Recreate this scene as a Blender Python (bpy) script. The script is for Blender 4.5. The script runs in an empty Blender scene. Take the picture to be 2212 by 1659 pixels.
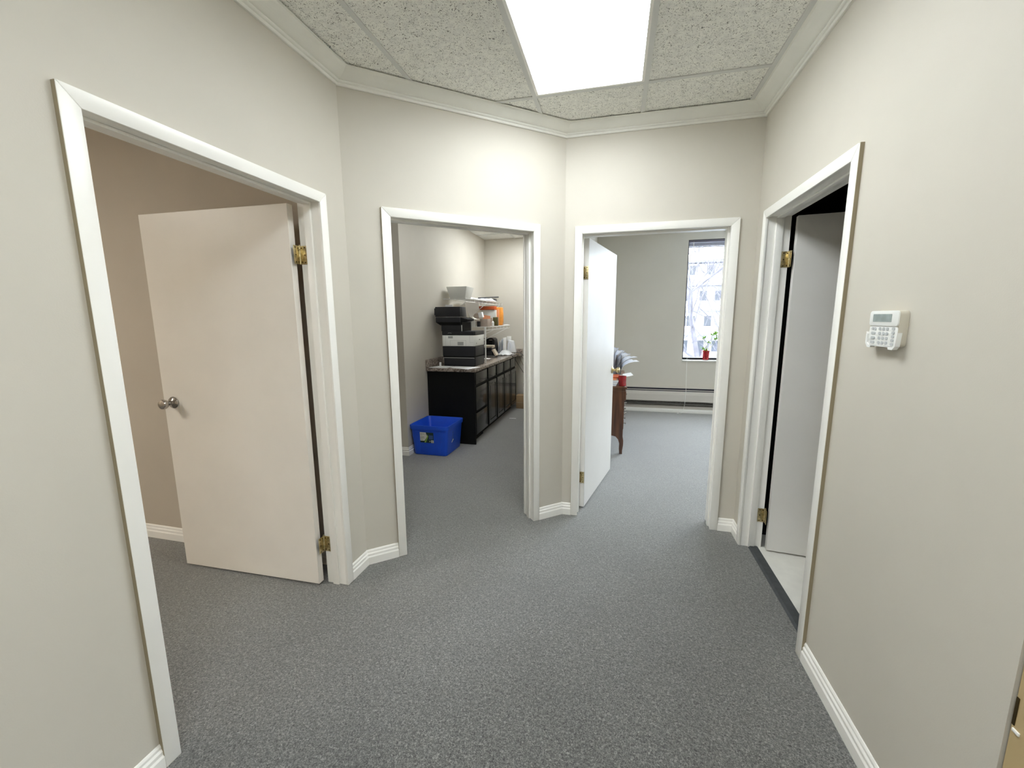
import bpy, bmesh, math, random
from mathutils import Vector, Matrix
random.seed(7)
R = math.radians
scene = bpy.context.scene
COL = scene.collection

# ------------------------------------------------------------------ camera, world, exposure
EYE = Vector((0, 0, 1.4825))
F_PX, PITCH, ROLL, YAW = 893.95, .1576, -.0064, .2433
hd = Vector((-math.sin(YAW), math.cos(YAW), 0))
fw = hd*math.cos(PITCH) - Vector((0, 0, math.sin(PITCH)))
up = hd*math.sin(PITCH) + Vector((0, 0, math.cos(PITCH)))
rt = Vector((math.cos(YAW), math.sin(YAW), 0))
cx_ = rt*math.cos(ROLL) + up*math.sin(ROLL)
cy_ = up*math.cos(ROLL) - rt*math.sin(ROLL)
cam = bpy.data.cameras.new('camera')
cam.sensor_fit = 'HORIZONTAL'; cam.sensor_width = 36
cam.lens = F_PX/2212*36
cam.clip_start = .02; cam.clip_end = 400
cam_o = bpy.data.objects.new('camera', cam); COL.objects.link(cam_o)
mw = Matrix((cx_, cy_, -fw)).transposed().to_4x4(); mw.translation = EYE
cam_o.matrix_world = mw
scene.camera = cam_o

world = bpy.data.worlds.new('overcast_sky'); scene.world = world; world.use_nodes = True
wn = world.node_tree.nodes; wl = world.node_tree.links
bgn = wn['Background']
tc = wn.new('ShaderNodeTexCoord'); sp = wn.new('ShaderNodeSeparateXYZ'); rp = wn.new('ShaderNodeValToRGB')
wl.new(tc.outputs['Generated'], sp.inputs[0]); wl.new(sp.outputs['Z'], rp.inputs[0]); wl.new(rp.outputs[0], bgn.inputs[0])
rp.color_ramp.elements[0].position = 0; rp.color_ramp.elements[0].color = (.80, .86, .93, 1)
rp.color_ramp.elements[1].position = 1; rp.color_ramp.elements[1].color = (.86, .93, 1, 1)
bgn.inputs[1].default_value = 10.0

vs = scene.view_settings
scene.display_settings.display_device = 'sRGB'
vs.view_transform = 'Standard'; vs.look = 'None'; vs.gamma = 1; vs.use_curve_mapping = False
vs.exposure = 1.36
try:
    scene.cycles.use_denoising = True
    scene.cycles.max_bounces = 14; scene.cycles.diffuse_bounces = 8; scene.cycles.glossy_bounces = 5
    scene.cycles.transparent_max_bounces = 12
    scene.cycles.sample_clamp_indirect = 8
    scene.cycles.caustics_reflective = False; scene.cycles.caustics_refractive = False
except Exception:
    pass
LAMP = 6.2            # radiance of the corridor's troffer diffusers
LAMP_COPY = 5.6
FILL_OFFICE = 6.5

def portal(name, loc, sx, sy, look):
    l = bpy.data.lights.new(name, 'AREA'); l.shape = 'RECTANGLE'; l.size = sx; l.size_y = sy
    l.cycles.is_portal = True
    o = bpy.data.objects.new(name, l); COL.objects.link(o); o.location = loc
    o.rotation_euler = Vector(look).to_track_quat('-Z', 'Z').to_euler()
portal('window_portal', (1.66, 7.02, 1.72), 1.25, 1.78, (0, -1, 0))
portal('window_portal', (3.36, 7.02, 1.72), 1.25, 1.78, (0, -1, 0))

# ------------------------------------------------------------------ geometry helpers
OFF = {}
def props(o, label=None, cat=None, group=None, kind=None):
    if label: o['label'] = label
    if cat: o['category'] = cat
    if group: o['group'] = group
    if kind: o['kind'] = kind
    return o
def thing(name, loc, label=None, cat=None, group=None, kind=None, parent=None):
    o = bpy.data.objects.new(name, None); COL.objects.link(o); o.empty_display_size = .05
    loc = Vector(loc)
    if parent:
        o.parent = parent; o.location = loc - OFF[parent.name]
    else:
        o.location = loc
    OFF[o.name] = loc
    return props(o, label, cat, group, kind)

class MB:
    def __init__(s, M=None):
        s.v = []; s.f = []; s.M = M; s.sm = []
    def add(s, vs_, fs, smooth=False):
        b = len(s.v)
        for p in vs_:
            p = Vector(p)
            if s.M is not None: p = s.M @ p
            s.v.append(p)
        for f in fs:
            s.f.append([b+i for i in f]); s.sm.append(smooth)
        return s
    def box(s, x0, x1, y0, y1, z0, z1):
        x0, x1 = min(x0, x1), max(x0, x1); y0, y1 = min(y0, y1), max(y0, y1); z0, z1 = min(z0, z1), max(z0, z1)
        return s.add([(x0,y0,z0),(x1,y0,z0),(x1,y1,z0),(x0,y1,z0),(x0,y0,z1),(x1,y0,z1),(x1,y1,z1),(x0,y1,z1)],
                     [(0,3,2,1),(4,5,6,7),(0,1,5,4),(1,2,6,5),(2,3,7,6),(3,0,4,7)])
    def hexa(s, bottom, top):
        n = len(bottom)
        fs = [tuple(reversed(range(n))), tuple(range(n, 2*n))] + [(i, (i+1) % n, n+(i+1) % n, n+i) for i in range(n)]
        return s.add(list(bottom)+list(top), fs)
    def prism(s, poly, z0, z1):
        return s.hexa([(x, y, z0) for x, y in poly], [(x, y, z1) for x, y in poly])
    def tube(s, pts, r, n=8, caps=True):
        pts = [Vector(p) for p in pts]; rs = r if isinstance(r, (list, tuple)) else [r]*len(pts)
        vs_ = []; prev = None
        for i, p in enumerate(pts):
            d = (pts[min(i+1, len(pts)-1)] - pts[max(i-1, 0)]).normalized()
            if prev is None:
                a = d.orthogonal().normalized()
            else:
                a = (prev - d*prev.dot(d)); a = a.normalized() if a.length > 1e-6 else d.orthogonal().normalized()
            prev = a; b = d.cross(a)
            for k in range(n):
                t = 2*math.pi*k/n
                vs_.append(p + (a*math.cos(t) + b*math.sin(t))*rs[i])
        fs = []
        for i in range(len(pts)-1):
            for k in range(n):
                fs.append((i*n+k, i*n+(k+1) % n, (i+1)*n+(k+1) % n, (i+1)*n+k))
        s.add(vs_, fs, True)
        if caps:
            b = len(s.v) - len(vs_)
            s.f.append([b+k for k in reversed(range(n))]); s.sm.append(False)
            s.f.append([b+(len(pts)-1)*n+k for k in range(n)]); s.sm.append(False)
        return s
    def lathe(s, prof, c=(0, 0, 0), axis=(0, 0, 1), n=24):
        """prof: (radius, height) pairs along axis"""
        ax = Vector(axis).normalized(); a = ax.orthogonal().normalized(); b = ax.cross(a); c = Vector(c)
        vs_ = []; 
        for r, h in prof:
            for k in range(n):
                t = 2*math.pi*k/n
                vs_.append(c + ax*h + (a*math.cos(t)+b*math.sin(t))*max(r, 1e-5))
        fs = [(i*n+k, i*n+(k+1) % n, (i+1)*n+(k+1) % n, (i+1)*n+k) for i in range(len(prof)-1) for k in range(n)]
        s.add(vs_, fs, True)
        b0 = len(s.v)-len(vs_)
        s.f.append([b0+k for k in reversed(range(n))]); s.sm.append(False)
        s.f.append([b0+(len(prof)-1)*n+k for k in range(n)]); s.sm.append(False)
        return s
    def sheet(s, grid, th=.0008):
        """curved sheet from a grid of points (rows of equal length) with real thickness"""
        R_, C_ = len(grid), len(grid[0]); P = [[Vector(p) for p in row] for row in grid]
        N = []
        for i in range(R_):
            for j in range(C_):
                du = P[min(i+1, R_-1)][j]-P[max(i-1, 0)][j]; dv = P[i][min(j+1, C_-1)]-P[i][max(j-1, 0)]
                n_ = du.cross(dv); N.append(n_.normalized() if n_.length > 1e-9 else Vector((0, 0, 1)))
        top = [P[i][j]+N[i*C_+j]*th/2 for i in range(R_) for j in range(C_)]
        bot = [P[i][j]-N[i*C_+j]*th/2 for i in range(R_) for j in range(C_)]
        K = R_*C_; fs = []
        for i in range(R_-1):
            for j in range(C_-1):
                a, b, c, d = i*C_+j, (i+1)*C_+j, (i+1)*C_+j+1, i*C_+j+1
                fs.append((a, b, c, d)); fs.append((K+d, K+c, K+b, K+a))
        for j in range(C_-1):
            fs.append((j, j+1, K+j+1, K+j)); q = (R_-1)*C_+j; fs.append((q+1, q, K+q, K+q+1))
        for i in range(R_-1):
            q = i*C_; fs.append((q+C_, q, K+q, K+q+C_)); q += C_-1; fs.append((q, q+C_, K+q+C_, K+q))
        return s.add(top+bot, fs, True)
    def build(s, name, mat, parent=None, bevel=0, seg=2, label=None, cat=None, group=None, kind=None, origin=None, angle=35):
        me = bpy.data.meshes.new(name)
        if parent is not None: off = OFF[parent.name]
        elif origin is not None: off = Vector(origin)
        else:
            if kind == 'structure': off = Vector((0, 0, 0))
            else:
                xs = [p.x for p in s.v]; ys = [p.y for p in s.v]; zs = [p.z for p in s.v]
                off = Vector(((min(xs)+max(xs))/2, (min(ys)+max(ys))/2, min(zs)))
        me.from_pydata([tuple(p-off) for p in s.v], [], s.f)
        me.polygons.foreach_set('use_smooth', s.sm)
        bm = bmesh.new(); bm.from_mesh(me); bmesh.ops.recalc_face_normals(bm, faces=bm.faces)
        if bevel:
            es = [e for e in bm.edges if len(e.link_faces) == 2 and e.calc_face_angle(0) > R(angle)]
            r_ = bmesh.ops.bevel(bm, geom=es, offset=bevel, segments=seg, profile=.5, affect='EDGES', clamp_overlap=True)
            for f in r_['faces']: f.smooth = True
        bm.to_mesh(me); bm.free()
        if bevel or any(s.sm):
            me.set_sharp_from_angle(angle=R(42))
        me.materials.append(mat); me.update()
        o = bpy.data.objects.new(name, me); COL.objects.link(o)
        if parent is not None: o.parent = parent
        else: o.location = off
        OFF[o.name] = off
        return props(o, label, cat, group, kind)

def text_mesh(name, body, size, mat, M, parent, depth=.0003, align='LEFT'):
    cu = bpy.data.curves.new(name, 'FONT'); cu.body = body; cu.size = size; cu.extrude = depth; cu.align_x = align
    t = bpy.data.objects.new('tmp_text', cu); COL.objects.link(t)
    dg = bpy.context.evaluated_depsgraph_get(); dg.update()
    me = bpy.data.meshes.new_from_object(t.evaluated_get(dg))
    bpy.data.objects.remove(t)
    me.transform(Matrix.Translation(-OFF[parent.name]) @ M)
    me.materials.clear(); me.materials.append(mat); me.name = name
    o = bpy.data.objects.new(name, me); COL.objects.link(o); o.parent = parent; OFF[o.name] = OFF[parent.name]
    return o

# ------------------------------------------------------------------ materials
def mat(name, col, rough=.5, metal=0, noise=None, bump=None, emit=None, spec=.5, coat=0, sheen=0, trans=0, alpha=1):
    m = bpy.data.materials.new(name); m.use_nodes = True
    n = m.node_tree.nodes; l = m.node_tree.links; b = n['Principled BSDF']
    c = (*col, 1) if len(col) == 3 else col
    b.inputs['Base Color'].default_value = c; b.inputs['Roughness'].default_value = rough; b.inputs['Metallic'].default_value = metal
    b.inputs['Specular IOR Level'].default_value = spec; b.inputs['Coat Weight'].default_value = coat
    b.inputs['Sheen Weight'].default_value = sheen; b.inputs['Transmission Weight'].default_value = trans; b.inputs['Alpha'].default_value = alpha
    if emit:
        b.inputs['Emission Color'].default_value = (*emit[0], 1); b.inputs['Emission Strength'].default_value = emit[1]
    tcn = n.new('ShaderNodeTexCoord')
    if noise:      # (scale, amount)
        t = n.new('ShaderNodeTexNoise'); t.inputs['Scale'].default_value = noise[0]; t.inputs['Detail'].default_value = 6
        l.new(tcn.outputs['Object'], t.inputs['Vector'])
        r = n.new('ShaderNodeValToRGB'); k = noise[1]
        r.color_ramp.elements[0].position = .35; r.color_ramp.elements[1].position = .65
        r.color_ramp.elements[0].color = (*[max(0, x*(1-k)) for x in c[:3]], 1)
        r.color_ramp.elements[1].color = (*[min(1, x*(1+k)) for x in c[:3]], 1)
        l.new(t.outputs['Fac'], r.inputs[0]); l.new(r.outputs[0], b.inputs['Base Color'])
    if bump:       # (scale, strength, distance)
        t = n.new('ShaderNodeTexNoise'); t.inputs['Scale'].default_value = bump[0]; t.inputs['Detail'].default_value = 3
        l.new(tcn.outputs['Object'], t.inputs['Vector'])
        u = n.new('ShaderNodeBump'); u.inputs['Strength'].default_value = bump[1]; u.inputs['Distance'].default_value = bump[2]
        l.new(t.outputs['Fac'], u.inputs['Height']); l.new(u.outputs[0], b.inputs['Normal'])
    return m

WALL = mat('greige_wall_paint', (.605, .573, .505), .62, noise=(3, .015), bump=(260, .25, .0006))
WALL_TAN = mat('dim_warm_wall_tone', (.53, .475, .40), .65, noise=(3, .02), bump=(260, .25, .0006))  # wall colour browned to carry the left room's dim, warm light
TRIM = mat('white_trim_paint', (.91, .90, .86), .32, noise=(5, .012))
CREAMP = mat('cream_paper', (.80, .76, .69), .7)
EDGE = mat('tan_shaded_edge', (.30, .25, .165), .7)  # tan for the casing's outer sides, with their shade put into the colour
CROWN = mat('crown_paint', (.86, .86, .81), .38, noise=(6, .02))
LEAF_P = mat('door_paint', (.78, .765, .735), .36, noise=(4, .015))
LEAF_T = mat('cream_door_paint', (.85, .81, .75), .36, noise=(4, .02))
BRASS = mat('brass', (.60, .50, .28), .36, 1, noise=(60, .25))
SCREW = mat('screw_dark', (.10, .07, .03), .4, 1)
STEEL = mat('satin_steel', (.48, .45, .42), .18, 1)
BLACKW = mat('black_lacquer', (.016, .016, .015), .26, spec=.5, coat=.25, bump=(35, .12, .001))
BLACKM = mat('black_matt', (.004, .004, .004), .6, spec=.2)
CHARC = mat('charcoal_plastic', (.010, .011, .015), .38, noise=(300, .2))
CHARC2 = mat('dark_grey_plastic', (.055, .058, .062), .42, noise=(300, .15))
OFFWH = mat('off_white_plastic', (.88, .89, .86), .4)
GREYL = mat('pale_grey_print', (.38, .39, .38), .6)
PAPER = mat('white_paper', (.92, .93, .94), .7, noise=(20, .02))
PAPERB = mat('bluish_paper', (.68, .71, .80), .7, noise=(18, .10))
BLUE = mat('blue_plastic', (.012, .088, .66), .38, noise=(8, .06), coat=.1)
LBLWH = mat('label_white', (.72, .73, .66), .5)
LBLGR = mat('label_green', (.30, .50, .10), .5)
LBLDK = mat('label_dark', (.010, .035, .035), .45)
LBLBL = mat('label_blue', (.05, .10, .28), .45)
INK = mat('ink', (.06, .06, .06), .6)
WIRE = mat('white_wire', (.82, .82, .80), .35)
VINYL = mat('vinyl_floor_white', (.74, .73, .68), .30, noise=(9, .05))
RUBBER = mat('rubber_threshold', (.045, .050, .055), .6, noise=(30, .15))
BEIGE_PL = mat('beige_plastic', (.62, .54, .44), .5)
KRAFT = mat('kraft_cardboard', (.36, .24, .13), .8, noise=(14, .08))
KRAFT2 = mat('pale_cardboard', (.48, .40, .34), .8, noise=(14, .06))
ORANGE = mat('orange_plastic', (.90, .36, .06), .4, noise=(12, .1))
ORED = mat('orange_red_card', (.50, .09, .02), .5, noise=(8, .08))
SALMON = mat('salmon_card', (.90, .38, .20), .6, noise=(10, .05))
OLIVE = mat('olive_dark', (.10, .085, .025), .5)
RED = mat('red_glaze', (.33, .005, .010), .18, noise=(25, .25), coat=.4)
HEAT = mat('heater_enamel', (.62, .58, .53), .4)
HEATD = mat('heater_shadow_slot', (.012, .010, .022), .6)
HEATF = mat('heater_fins', (.20, .19, .17), .5, .3)
GREEN = mat('plant_leaf', (.22, .42, .05), .5, noise=(40, .3))
STEM = mat('plant_stem', (.16, .19, .07), .6)
CABLE = mat('black_cable', (.006, .006, .006), .4)
CABLEB = mat('brown_cable', (.20, .15, .07), .5)
LCD = mat('lcd_grey_green', (.24, .29, .28), .12, noise=(30, .15), coat=.5)
KPLASTIC = mat('keypad_plastic', (.84, .85, .83), .3)
KPSIDE = mat('keypad_side', (.60, .56, .47), .4)
KEY = mat('rubber_key', (.48, .50, .51), .5)
BARK = mat('bare_bark', (.052, .048, .058), .9, noise=(3, .3))
FACADE = mat('pale_facade', (.30, .30, .31), .8, noise=(.5, .03))
SLABM = mat('balcony_concrete', (.07, .07, .078), .8)
FGLASS = mat('far_window_glass', (.030, .034, .044), .1, spec=.2)
SNOW = mat('snow_ground', (.40, .42, .46), .8, noise=(.4, .05))
CARP = mat('car_paint', (.035, .042, .075), .3, coat=.4)
TYRE = mat('tyre', (.03, .03, .035), .7)
TANDOOR = mat('tan_door', (.50, .38, .20), .45, noise=(5, .04))
BLIND = mat('blind_aluminium', (.16, .15, .19), .35, .3)
BLINDD = mat('blind_dark', (.03, .028, .035), .4)
VOID = mat('unlit_gap', (.012, .011, .008), .9)
PLAIN_CEIL = mat('flat_ceiling_tile', (.80, .80, .77), .8, noise=(60, .05))
WPLASTIC = mat('white_melamine', (.70, .71, .68), .3)

def carpet():
    m = mat('grey_loop_carpet', (.12, .12, .125), .95, spec=.15, sheen=.8)
    n = m.node_tree.nodes; l = m.node_tree.links; b = n['Principled BSDF']; t = [x for x in n if x.type == 'TEX_COORD'][0]
    n1 = n.new('ShaderNodeTexNoise'); n1.inputs['Scale'].default_value = 150; n1.inputs['Detail'].default_value = 4; n1.inputs['Roughness'].default_value = .7
    n1.inputs['Distortion'].default_value = 1.2
    n2 = n.new('ShaderNodeTexNoise'); n2.inputs['Scale'].default_value = 2.2; n2.inputs['Detail'].default_value = 4
    n3 = n.new('ShaderNodeTexNoise'); n3.inputs['Scale'].default_value = 70; n3.inputs['Detail'].default_value = 3
    for x in (n1, n2, n3): l.new(t.outputs['Object'], x.inputs['Vector'])
    r = n.new('ShaderNodeValToRGB'); e = r.color_ramp.elements
    e[0].position = .36; e[0].color = (.028, .029, .028, 1); e[1].position = .66; e[1].color = (.285, .285, .265, 1)
    em = r.color_ramp.elements.new(.5); em.color = (.095, .096, .093, 1)
    l.new(n1.outputs['Fac'], r.inputs[0])
    mx = n.new('ShaderNodeMix'); mx.data_type = 'RGBA'; mx.blend_type = 'MULTIPLY'; mx.inputs[0].default_value = 1
    r2 = n.new('ShaderNodeValToRGB'); r2.color_ramp.elements[0].position = .3; r2.color_ramp.elements[0].color = (.9, .9, .9, 1)
    r2.color_ramp.elements[1].position = .7; r2.color_ramp.elements[1].color = (1.1, 1.1, 1.1, 1)
    l.new(n2.outputs['Fac'], r2.inputs[0])
    mx2 = n.new('ShaderNodeMix'); mx2.data_type = 'RGBA'; mx2.blend_type = 'MULTIPLY'; mx2.inputs[0].default_value = 1
    r3 = n.new('ShaderNodeValToRGB'); r3.color_ramp.elements[0].position = .3; r3.color_ramp.elements[0].color = (.80, .80, .80, 1)
    r3.color_ramp.elements[1].position = .7; r3.color_ramp.elements[1].color = (1.2, 1.2, 1.2, 1)
    l.new(n3.outputs['Fac'], r3.inputs[0])
    l.new(r.outputs[0], mx.inputs[6]); l.new(r2.outputs[0], mx.inputs[7])
    l.new(mx.outputs[2], mx2.inputs[6]); l.new(r3.outputs[0], mx2.inputs[7]); l.new(mx2.outputs[2], b.inputs['Base Color'])
    u = n.new('ShaderNodeBump'); u.inputs['Strength'].default_value = .6; u.inputs['Distance'].default_value = .003
    l.new(n1.outputs['Fac'], u.inputs['Height']); l.new(u.outputs[0], b.inputs['Normal'])
    return m
CARPET = carpet()
def tile_mat():
    m = mat('fissured_ceiling_tile', (.6, .6, .57), .9, spec=.1)
    n = m.node_tree.nodes; l = m.node_tree.links; b = n['Principled BSDF']; t = [x for x in n if x.type == 'TEX_COORD'][0]
    n1 = n.new('ShaderNodeTexNoise'); n1.inputs['Scale'].default_value = 95; n1.inputs['Detail'].default_value = 3; n1.inputs['Distortion'].default_value = 2.2
    n2 = n.new('ShaderNodeTexNoise'); n2.inputs['Scale'].default_value = 26; n2.inputs['Detail'].default_value = 4; n2.inputs['Distortion'].default_value = 1
    for x in (n1, n2): l.new(t.outputs['Object'], x.inputs['Vector'])
    r = n.new('ShaderNodeValToRGB'); e = r.color_ramp.elements
    e[0].position = .355; e[0].color = (.13, .13, .115, 1); e[1].position = .405; e[1].color = (.90, .90, .87, 1)
    l.new(n1.outputs['Fac'], r.inputs[0])
    mx = n.new('ShaderNodeMix'); mx.data_type = 'RGBA'; mx.blend_type = 'MULTIPLY'; mx.inputs[0].default_value = 1
    r2 = n.new('ShaderNodeValToRGB'); r2.color_ramp.elements[0].position = .4; r2.color_ramp.elements[0].color = (.93, .93, .92, 1)
    r2.color_ramp.elements[1].position = .6; r2.color_ramp.elements[1].color = (1.02, 1.02, 1, 1)
    l.new(n2.outputs['Fac'], r2.inputs[0]); l.new(r.outputs[0], mx.inputs[6]); l.new(r2.outputs[0], mx.inputs[7])
    l.new(mx.outputs[2], b.inputs['Base Color'])
    u = n.new('ShaderNodeBump'); u.inputs['Strength'].default_value = .5; u.inputs['Distance'].default_value = .002
    l.new(r.outputs[0], u.inputs['Height']); l.new(u.outputs[0], b.inputs['Normal'])
    return m
TILE = tile_mat()
TBAR = mat('grid_bar_paint', (.68, .69, .67), .45)
def marble(name, c0, c1, c2, sc, rough, stretch=(1, 1, 1)):
    m = mat(name, c1, rough, coat=.2)
    n = m.node_tree.nodes; l = m.node_tree.links; b = n['Principled BSDF']; t = [x for x in n if x.type == 'TEX_COORD'][0]
    mp = n.new('ShaderNodeMapping'); mp.inputs['Scale'].default_value = stretch
    n1 = n.new('ShaderNodeTexNoise'); n1.inputs['Scale'].default_value = sc; n1.inputs['Detail'].default_value = 8; n1.inputs['Distortion'].default_value = 1.5
    l.new(t.outputs['Object'], mp.inputs[0]); l.new(mp.outputs[0], n1.inputs['Vector'])
    r = n.new('ShaderNodeValToRGB'); e = r.color_ramp.elements
    e[0].position = .32; e[0].color = (*c0, 1); e[1].position = .68; e[1].color = (*c2, 1); q = e.new(.5); q.color = (*c1, 1)
    l.new(n1.outputs['Fac'], r.inputs[0]); l.new(r.outputs[0], b.inputs['Base Color'])
    return m
LAMIN = marble('stone_laminate', (.09, .07, .06), (.27, .225, .19), (.46, .40, .35), 26, .22)
WOOD = marble('walnut_veneer', (.050, .018, .008), (.105, .040, .018), (.16, .065, .028), 9, .32, (1, 1, .12))
def glass_pane():
    m = bpy.data.materials.new('window_glass'); m.use_nodes = True; n = m.node_tree.nodes; l = m.node_tree.links
    for x in list(n): n.remove(x)
    o = n.new('ShaderNodeOutputMaterial'); mx = n.new('ShaderNodeMixShader'); tr = n.new('ShaderNodeBsdfTransparent'); gl = n.new('ShaderNodeBsdfGlossy')
    tr.inputs[0].default_value = (.93, .95, .96, 1); gl.inputs['Roughness'].default_value = .02; mx.inputs[0].default_value = .06
    l.new(tr.outputs[0], mx.inputs[1]); l.new(gl.outputs[0], mx.inputs[2]); l.new(mx.outputs[0], o.inputs[0]); return m
GLASS = glass_pane()
def milky(name, col, a):
    m = mat(name, col, .25, alpha=a); return m
BAGM = milky('crumpled_clear_bag', (.80, .82, .84), .82)
def diffuser(strength, col):
    m = mat('lit_diffuser', (.8, .8, .8), .4, emit=(col, strength))
    n = m.node_tree.nodes; l = m.node_tree.links; b = n['Principled BSDF']; t = [x for x in n if x.type == 'TEX_COORD'][0]
    w = n.new('ShaderNodeTexWave'); w.wave_type = 'BANDS'; w.bands_direction = 'X'; w.inputs['Scale'].default_value = 1.6; w.inputs['Distortion'].default_value = .3
    l.new(t.outputs['Object'], w.inputs['Vector'])
    mr = n.new('ShaderNodeMapRange'); mr.inputs[3].default_value = strength*.94; mr.inputs[4].default_value = strength*1.06
    l.new(w.outputs['Fac'], mr.inputs[0]); l.new(mr.outputs[0], b.inputs['Emission Strength'])
    return m

# ------------------------------------------------------------------ layout (metres, building axes)
P1 = Vector((-1.428, 2.0507)); P2 = Vector((-.3567, 2.9874)); P3 = Vector((.8421, 2.9874))
ZC = 2.729; TH = .12; DH = 2.0467; CW = .0504; CT = .016
dA = Vector((0, 1)); dB = (P2-P1).normalized(); dC = Vector((1, 0)); dD = Vector((0, -1))
YB = -2.6             # back end of the corridor, behind the camera
YF = 6.85             # inner face of the outside wall
ZR = 2.77             # ceiling of the back rooms
class Frame:          # wall-local frame: s along the wall, t towards the corridor, z up
    def __init__(f, o, d, s0):
        f.o, f.d = o, d; n_ = Vector((d.y, -d.x))
        if n_.dot(Vector((0, .5))-o) < 0: n_ = -n_
        f.n = n_
        f.M = Matrix(((d.x, n_.x, 0, o.x), (d.y, n_.y, 0, o.y), (0, 0, 1, 0), (0, 0, 0, 1)))
FA, FB, FC, FD = Frame(P1, dA, 0), Frame(P1, dB, 0), Frame(P2, dC, 0), Frame(P3, dD, 0)
openings = {'A': (FA, -1.1464, -.2108), 'B': (FB, .2393, 1.1662), 'C': (FC, .1197, 1.0449), 'D': (FD, .1894, 1.0914)}
LB = (P2-P1).length; LC = (P3-P2).length

def wall_slab(name, F, s0, s1, op, m=WALL, zt=2.95, parent=None):
    b = MB(F.M); a, c = op[0]-.02, op[1]+.02
    b.box(s0, a, -TH, 0, 0, zt); b.box(c, s1, -TH, 0, 0, zt); b.box(a, c, -TH, 0, DH+.02, zt)
    return b.build(name, m, kind='structure')
wall_slab('wall_left', FA, YB-2.0507, .07, openings['A'][1:])
wall_slab('wall_back_left', FB, -.03, LB+.05, openings['B'][1:])
wall_slab('wall_back_right', FC, -.03, LC+TH, openings['C'][1:])
wall_slab('wall_right', FD, -TH, P3.y-.995, openings['D'][1:])
# remaining shell around the camera
MB().box(.8421, .9621, YB, .06, 0, 2.95).box(.8421, .9621, .06, .995, 2.06, 2.95).build('wall_right_rear', WALL, kind='structure')
MB().box(-1.55, .97, YB-.12, YB, 0, 2.95).build('wall_rear', WALL, kind='structure')

# floors
MB().prism([(-5.2, -2.8), (.9421, -2.8), (.9421, 3.0), (4.5, 3.0), (4.5, 7.05), (-5.2, 7.05)], -.06, 0).build('floor', CARPET, kind='structure')
MB().box(.9421, 3.2, .8, 2.998, -.06, .002).build('floor_washroom', VINYL, kind='structure')
MB().hexa([(.885, 1.896, 0), (.947, 1.896, 0), (.947, 2.798, 0), (.885, 2.798, 0)], [(.897, 1.896, .009), (.940, 1.896, .009), (.940, 2.798, .009), (.897, 2.798, .009)]).build(
    'threshold_strip', RUBBER, label='dark grey rubber threshold strip on the floor of the right doorway', cat='threshold')

# room behind the left door
MB().box(-5.1, -1.50, 2.0, 2.09, 0, 2.95).build('wall_left_room_back', WALL_TAN, kind='structure')
MB().box(-5.2, -5.1, -1.6, 2.09, 0, 2.95).build('wall_left_room_side', WALL_TAN, kind='structure')
MB().box(-5.2, -1.548, -1.7, -1.6, 0, 2.95).build('wall_left_room_front', WALL_TAN, kind='structure')
MB().box(-5.2, -1.548, -1.6, 2.05, 2.73, 2.80).build('ceiling_left_room', PLAIN_CEIL, kind='structure')
# copy room
MB().box(-3.3, -2.16, 3.97, YF, 0, 2.95).build('wall_copy_room_left', WALL, kind='structure')
MB().box(-3.4, -3.3, 2.09, YF, 0, 2.95).build('wall_copy_room_side', WALL, kind='structure')
MB().box(-.42, -.31, 3.13, YF, 0, 2.95).build('wall_partition', WALL, kind='structure')
# office and outside wall with two window openings
WZ0, WZ1 = .83, 2.615
MB().box(4.3, 4.4, 3.0, YF, 0, 2.95).build('wall_office_right', WALL, kind='structure')
wf = MB()
for a, c in ((-3.4, 1.02), (2.30, 2.72), (4.0, 4.4)): wf.box(a, c, YF, YF+.2, -.06, 2.95)
for a, c in ((1.02, 2.30), (2.72, 4.0)): wf.box(a, c, YF, YF+.2, -.06, WZ0); wf.box(a, c, YF, YF+.2, WZ1, 2.95)
wf.build('wall_outside', WALL, kind='structure')
MB().box(.9621, 4.4, 3.0, 3.107, 0, 2.95).build('wall_office_front', WALL, kind='structure')
# washroom shell; black colour stands in for the darkness of the unlit room
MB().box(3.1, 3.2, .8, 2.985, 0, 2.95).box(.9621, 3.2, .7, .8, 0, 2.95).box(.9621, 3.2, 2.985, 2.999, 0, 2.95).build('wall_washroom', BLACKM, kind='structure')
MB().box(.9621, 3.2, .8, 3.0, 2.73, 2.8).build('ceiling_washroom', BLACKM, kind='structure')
# roof slab closing everything
MB().box(-5.3, 4.6, -2.8, 7.05, 2.95, 3.05).build('ceiling_slab', BLACKM, kind='structure')

# ------------------------------------------------------------------ corridor ceiling grid
corr = [(-1.428, YB), (.8421, YB), (.8421, 2.9874), (-.3567, 2.9874), (-1.428, 2.0507)]
def clip(poly, cp):
    out = poly
    for i in range(len(cp)):
        a, b = cp[i], cp[(i+1) % len(cp)]; inp, out = out, []
        ins = lambda p: (b[0]-a[0])*(p[1]-a[1])-(b[1]-a[1])*(p[0]-a[0]) >= -1e-9
        for j in range(len(inp)):
            p, q = inp[j-1], inp[j]
            if ins(p) != ins(q):
                d1 = (b[0]-a[0])*(p[1]-a[1])-(b[1]-a[1])*(p[0]-a[0]); d2 = (b[0]-a[0])*(q[1]-a[1])-(b[1]-a[1])*(q[0]-a[0])
                t = d1/(d1-d2); out.append((p[0]+(q[0]-p[0])*t, p[1]+(q[1]-p[1])*t))
            if ins(q): out.append(q)
        if not out: return []
    return out
GX, GY, G = -.4887, 2.5535, .61
ceil = MB().prism(corr, ZC+.035, ZC+.06).build('ceiling', TBAR, kind='structure')
LIGHTS = [(0, 0), (0, 2)]
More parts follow.
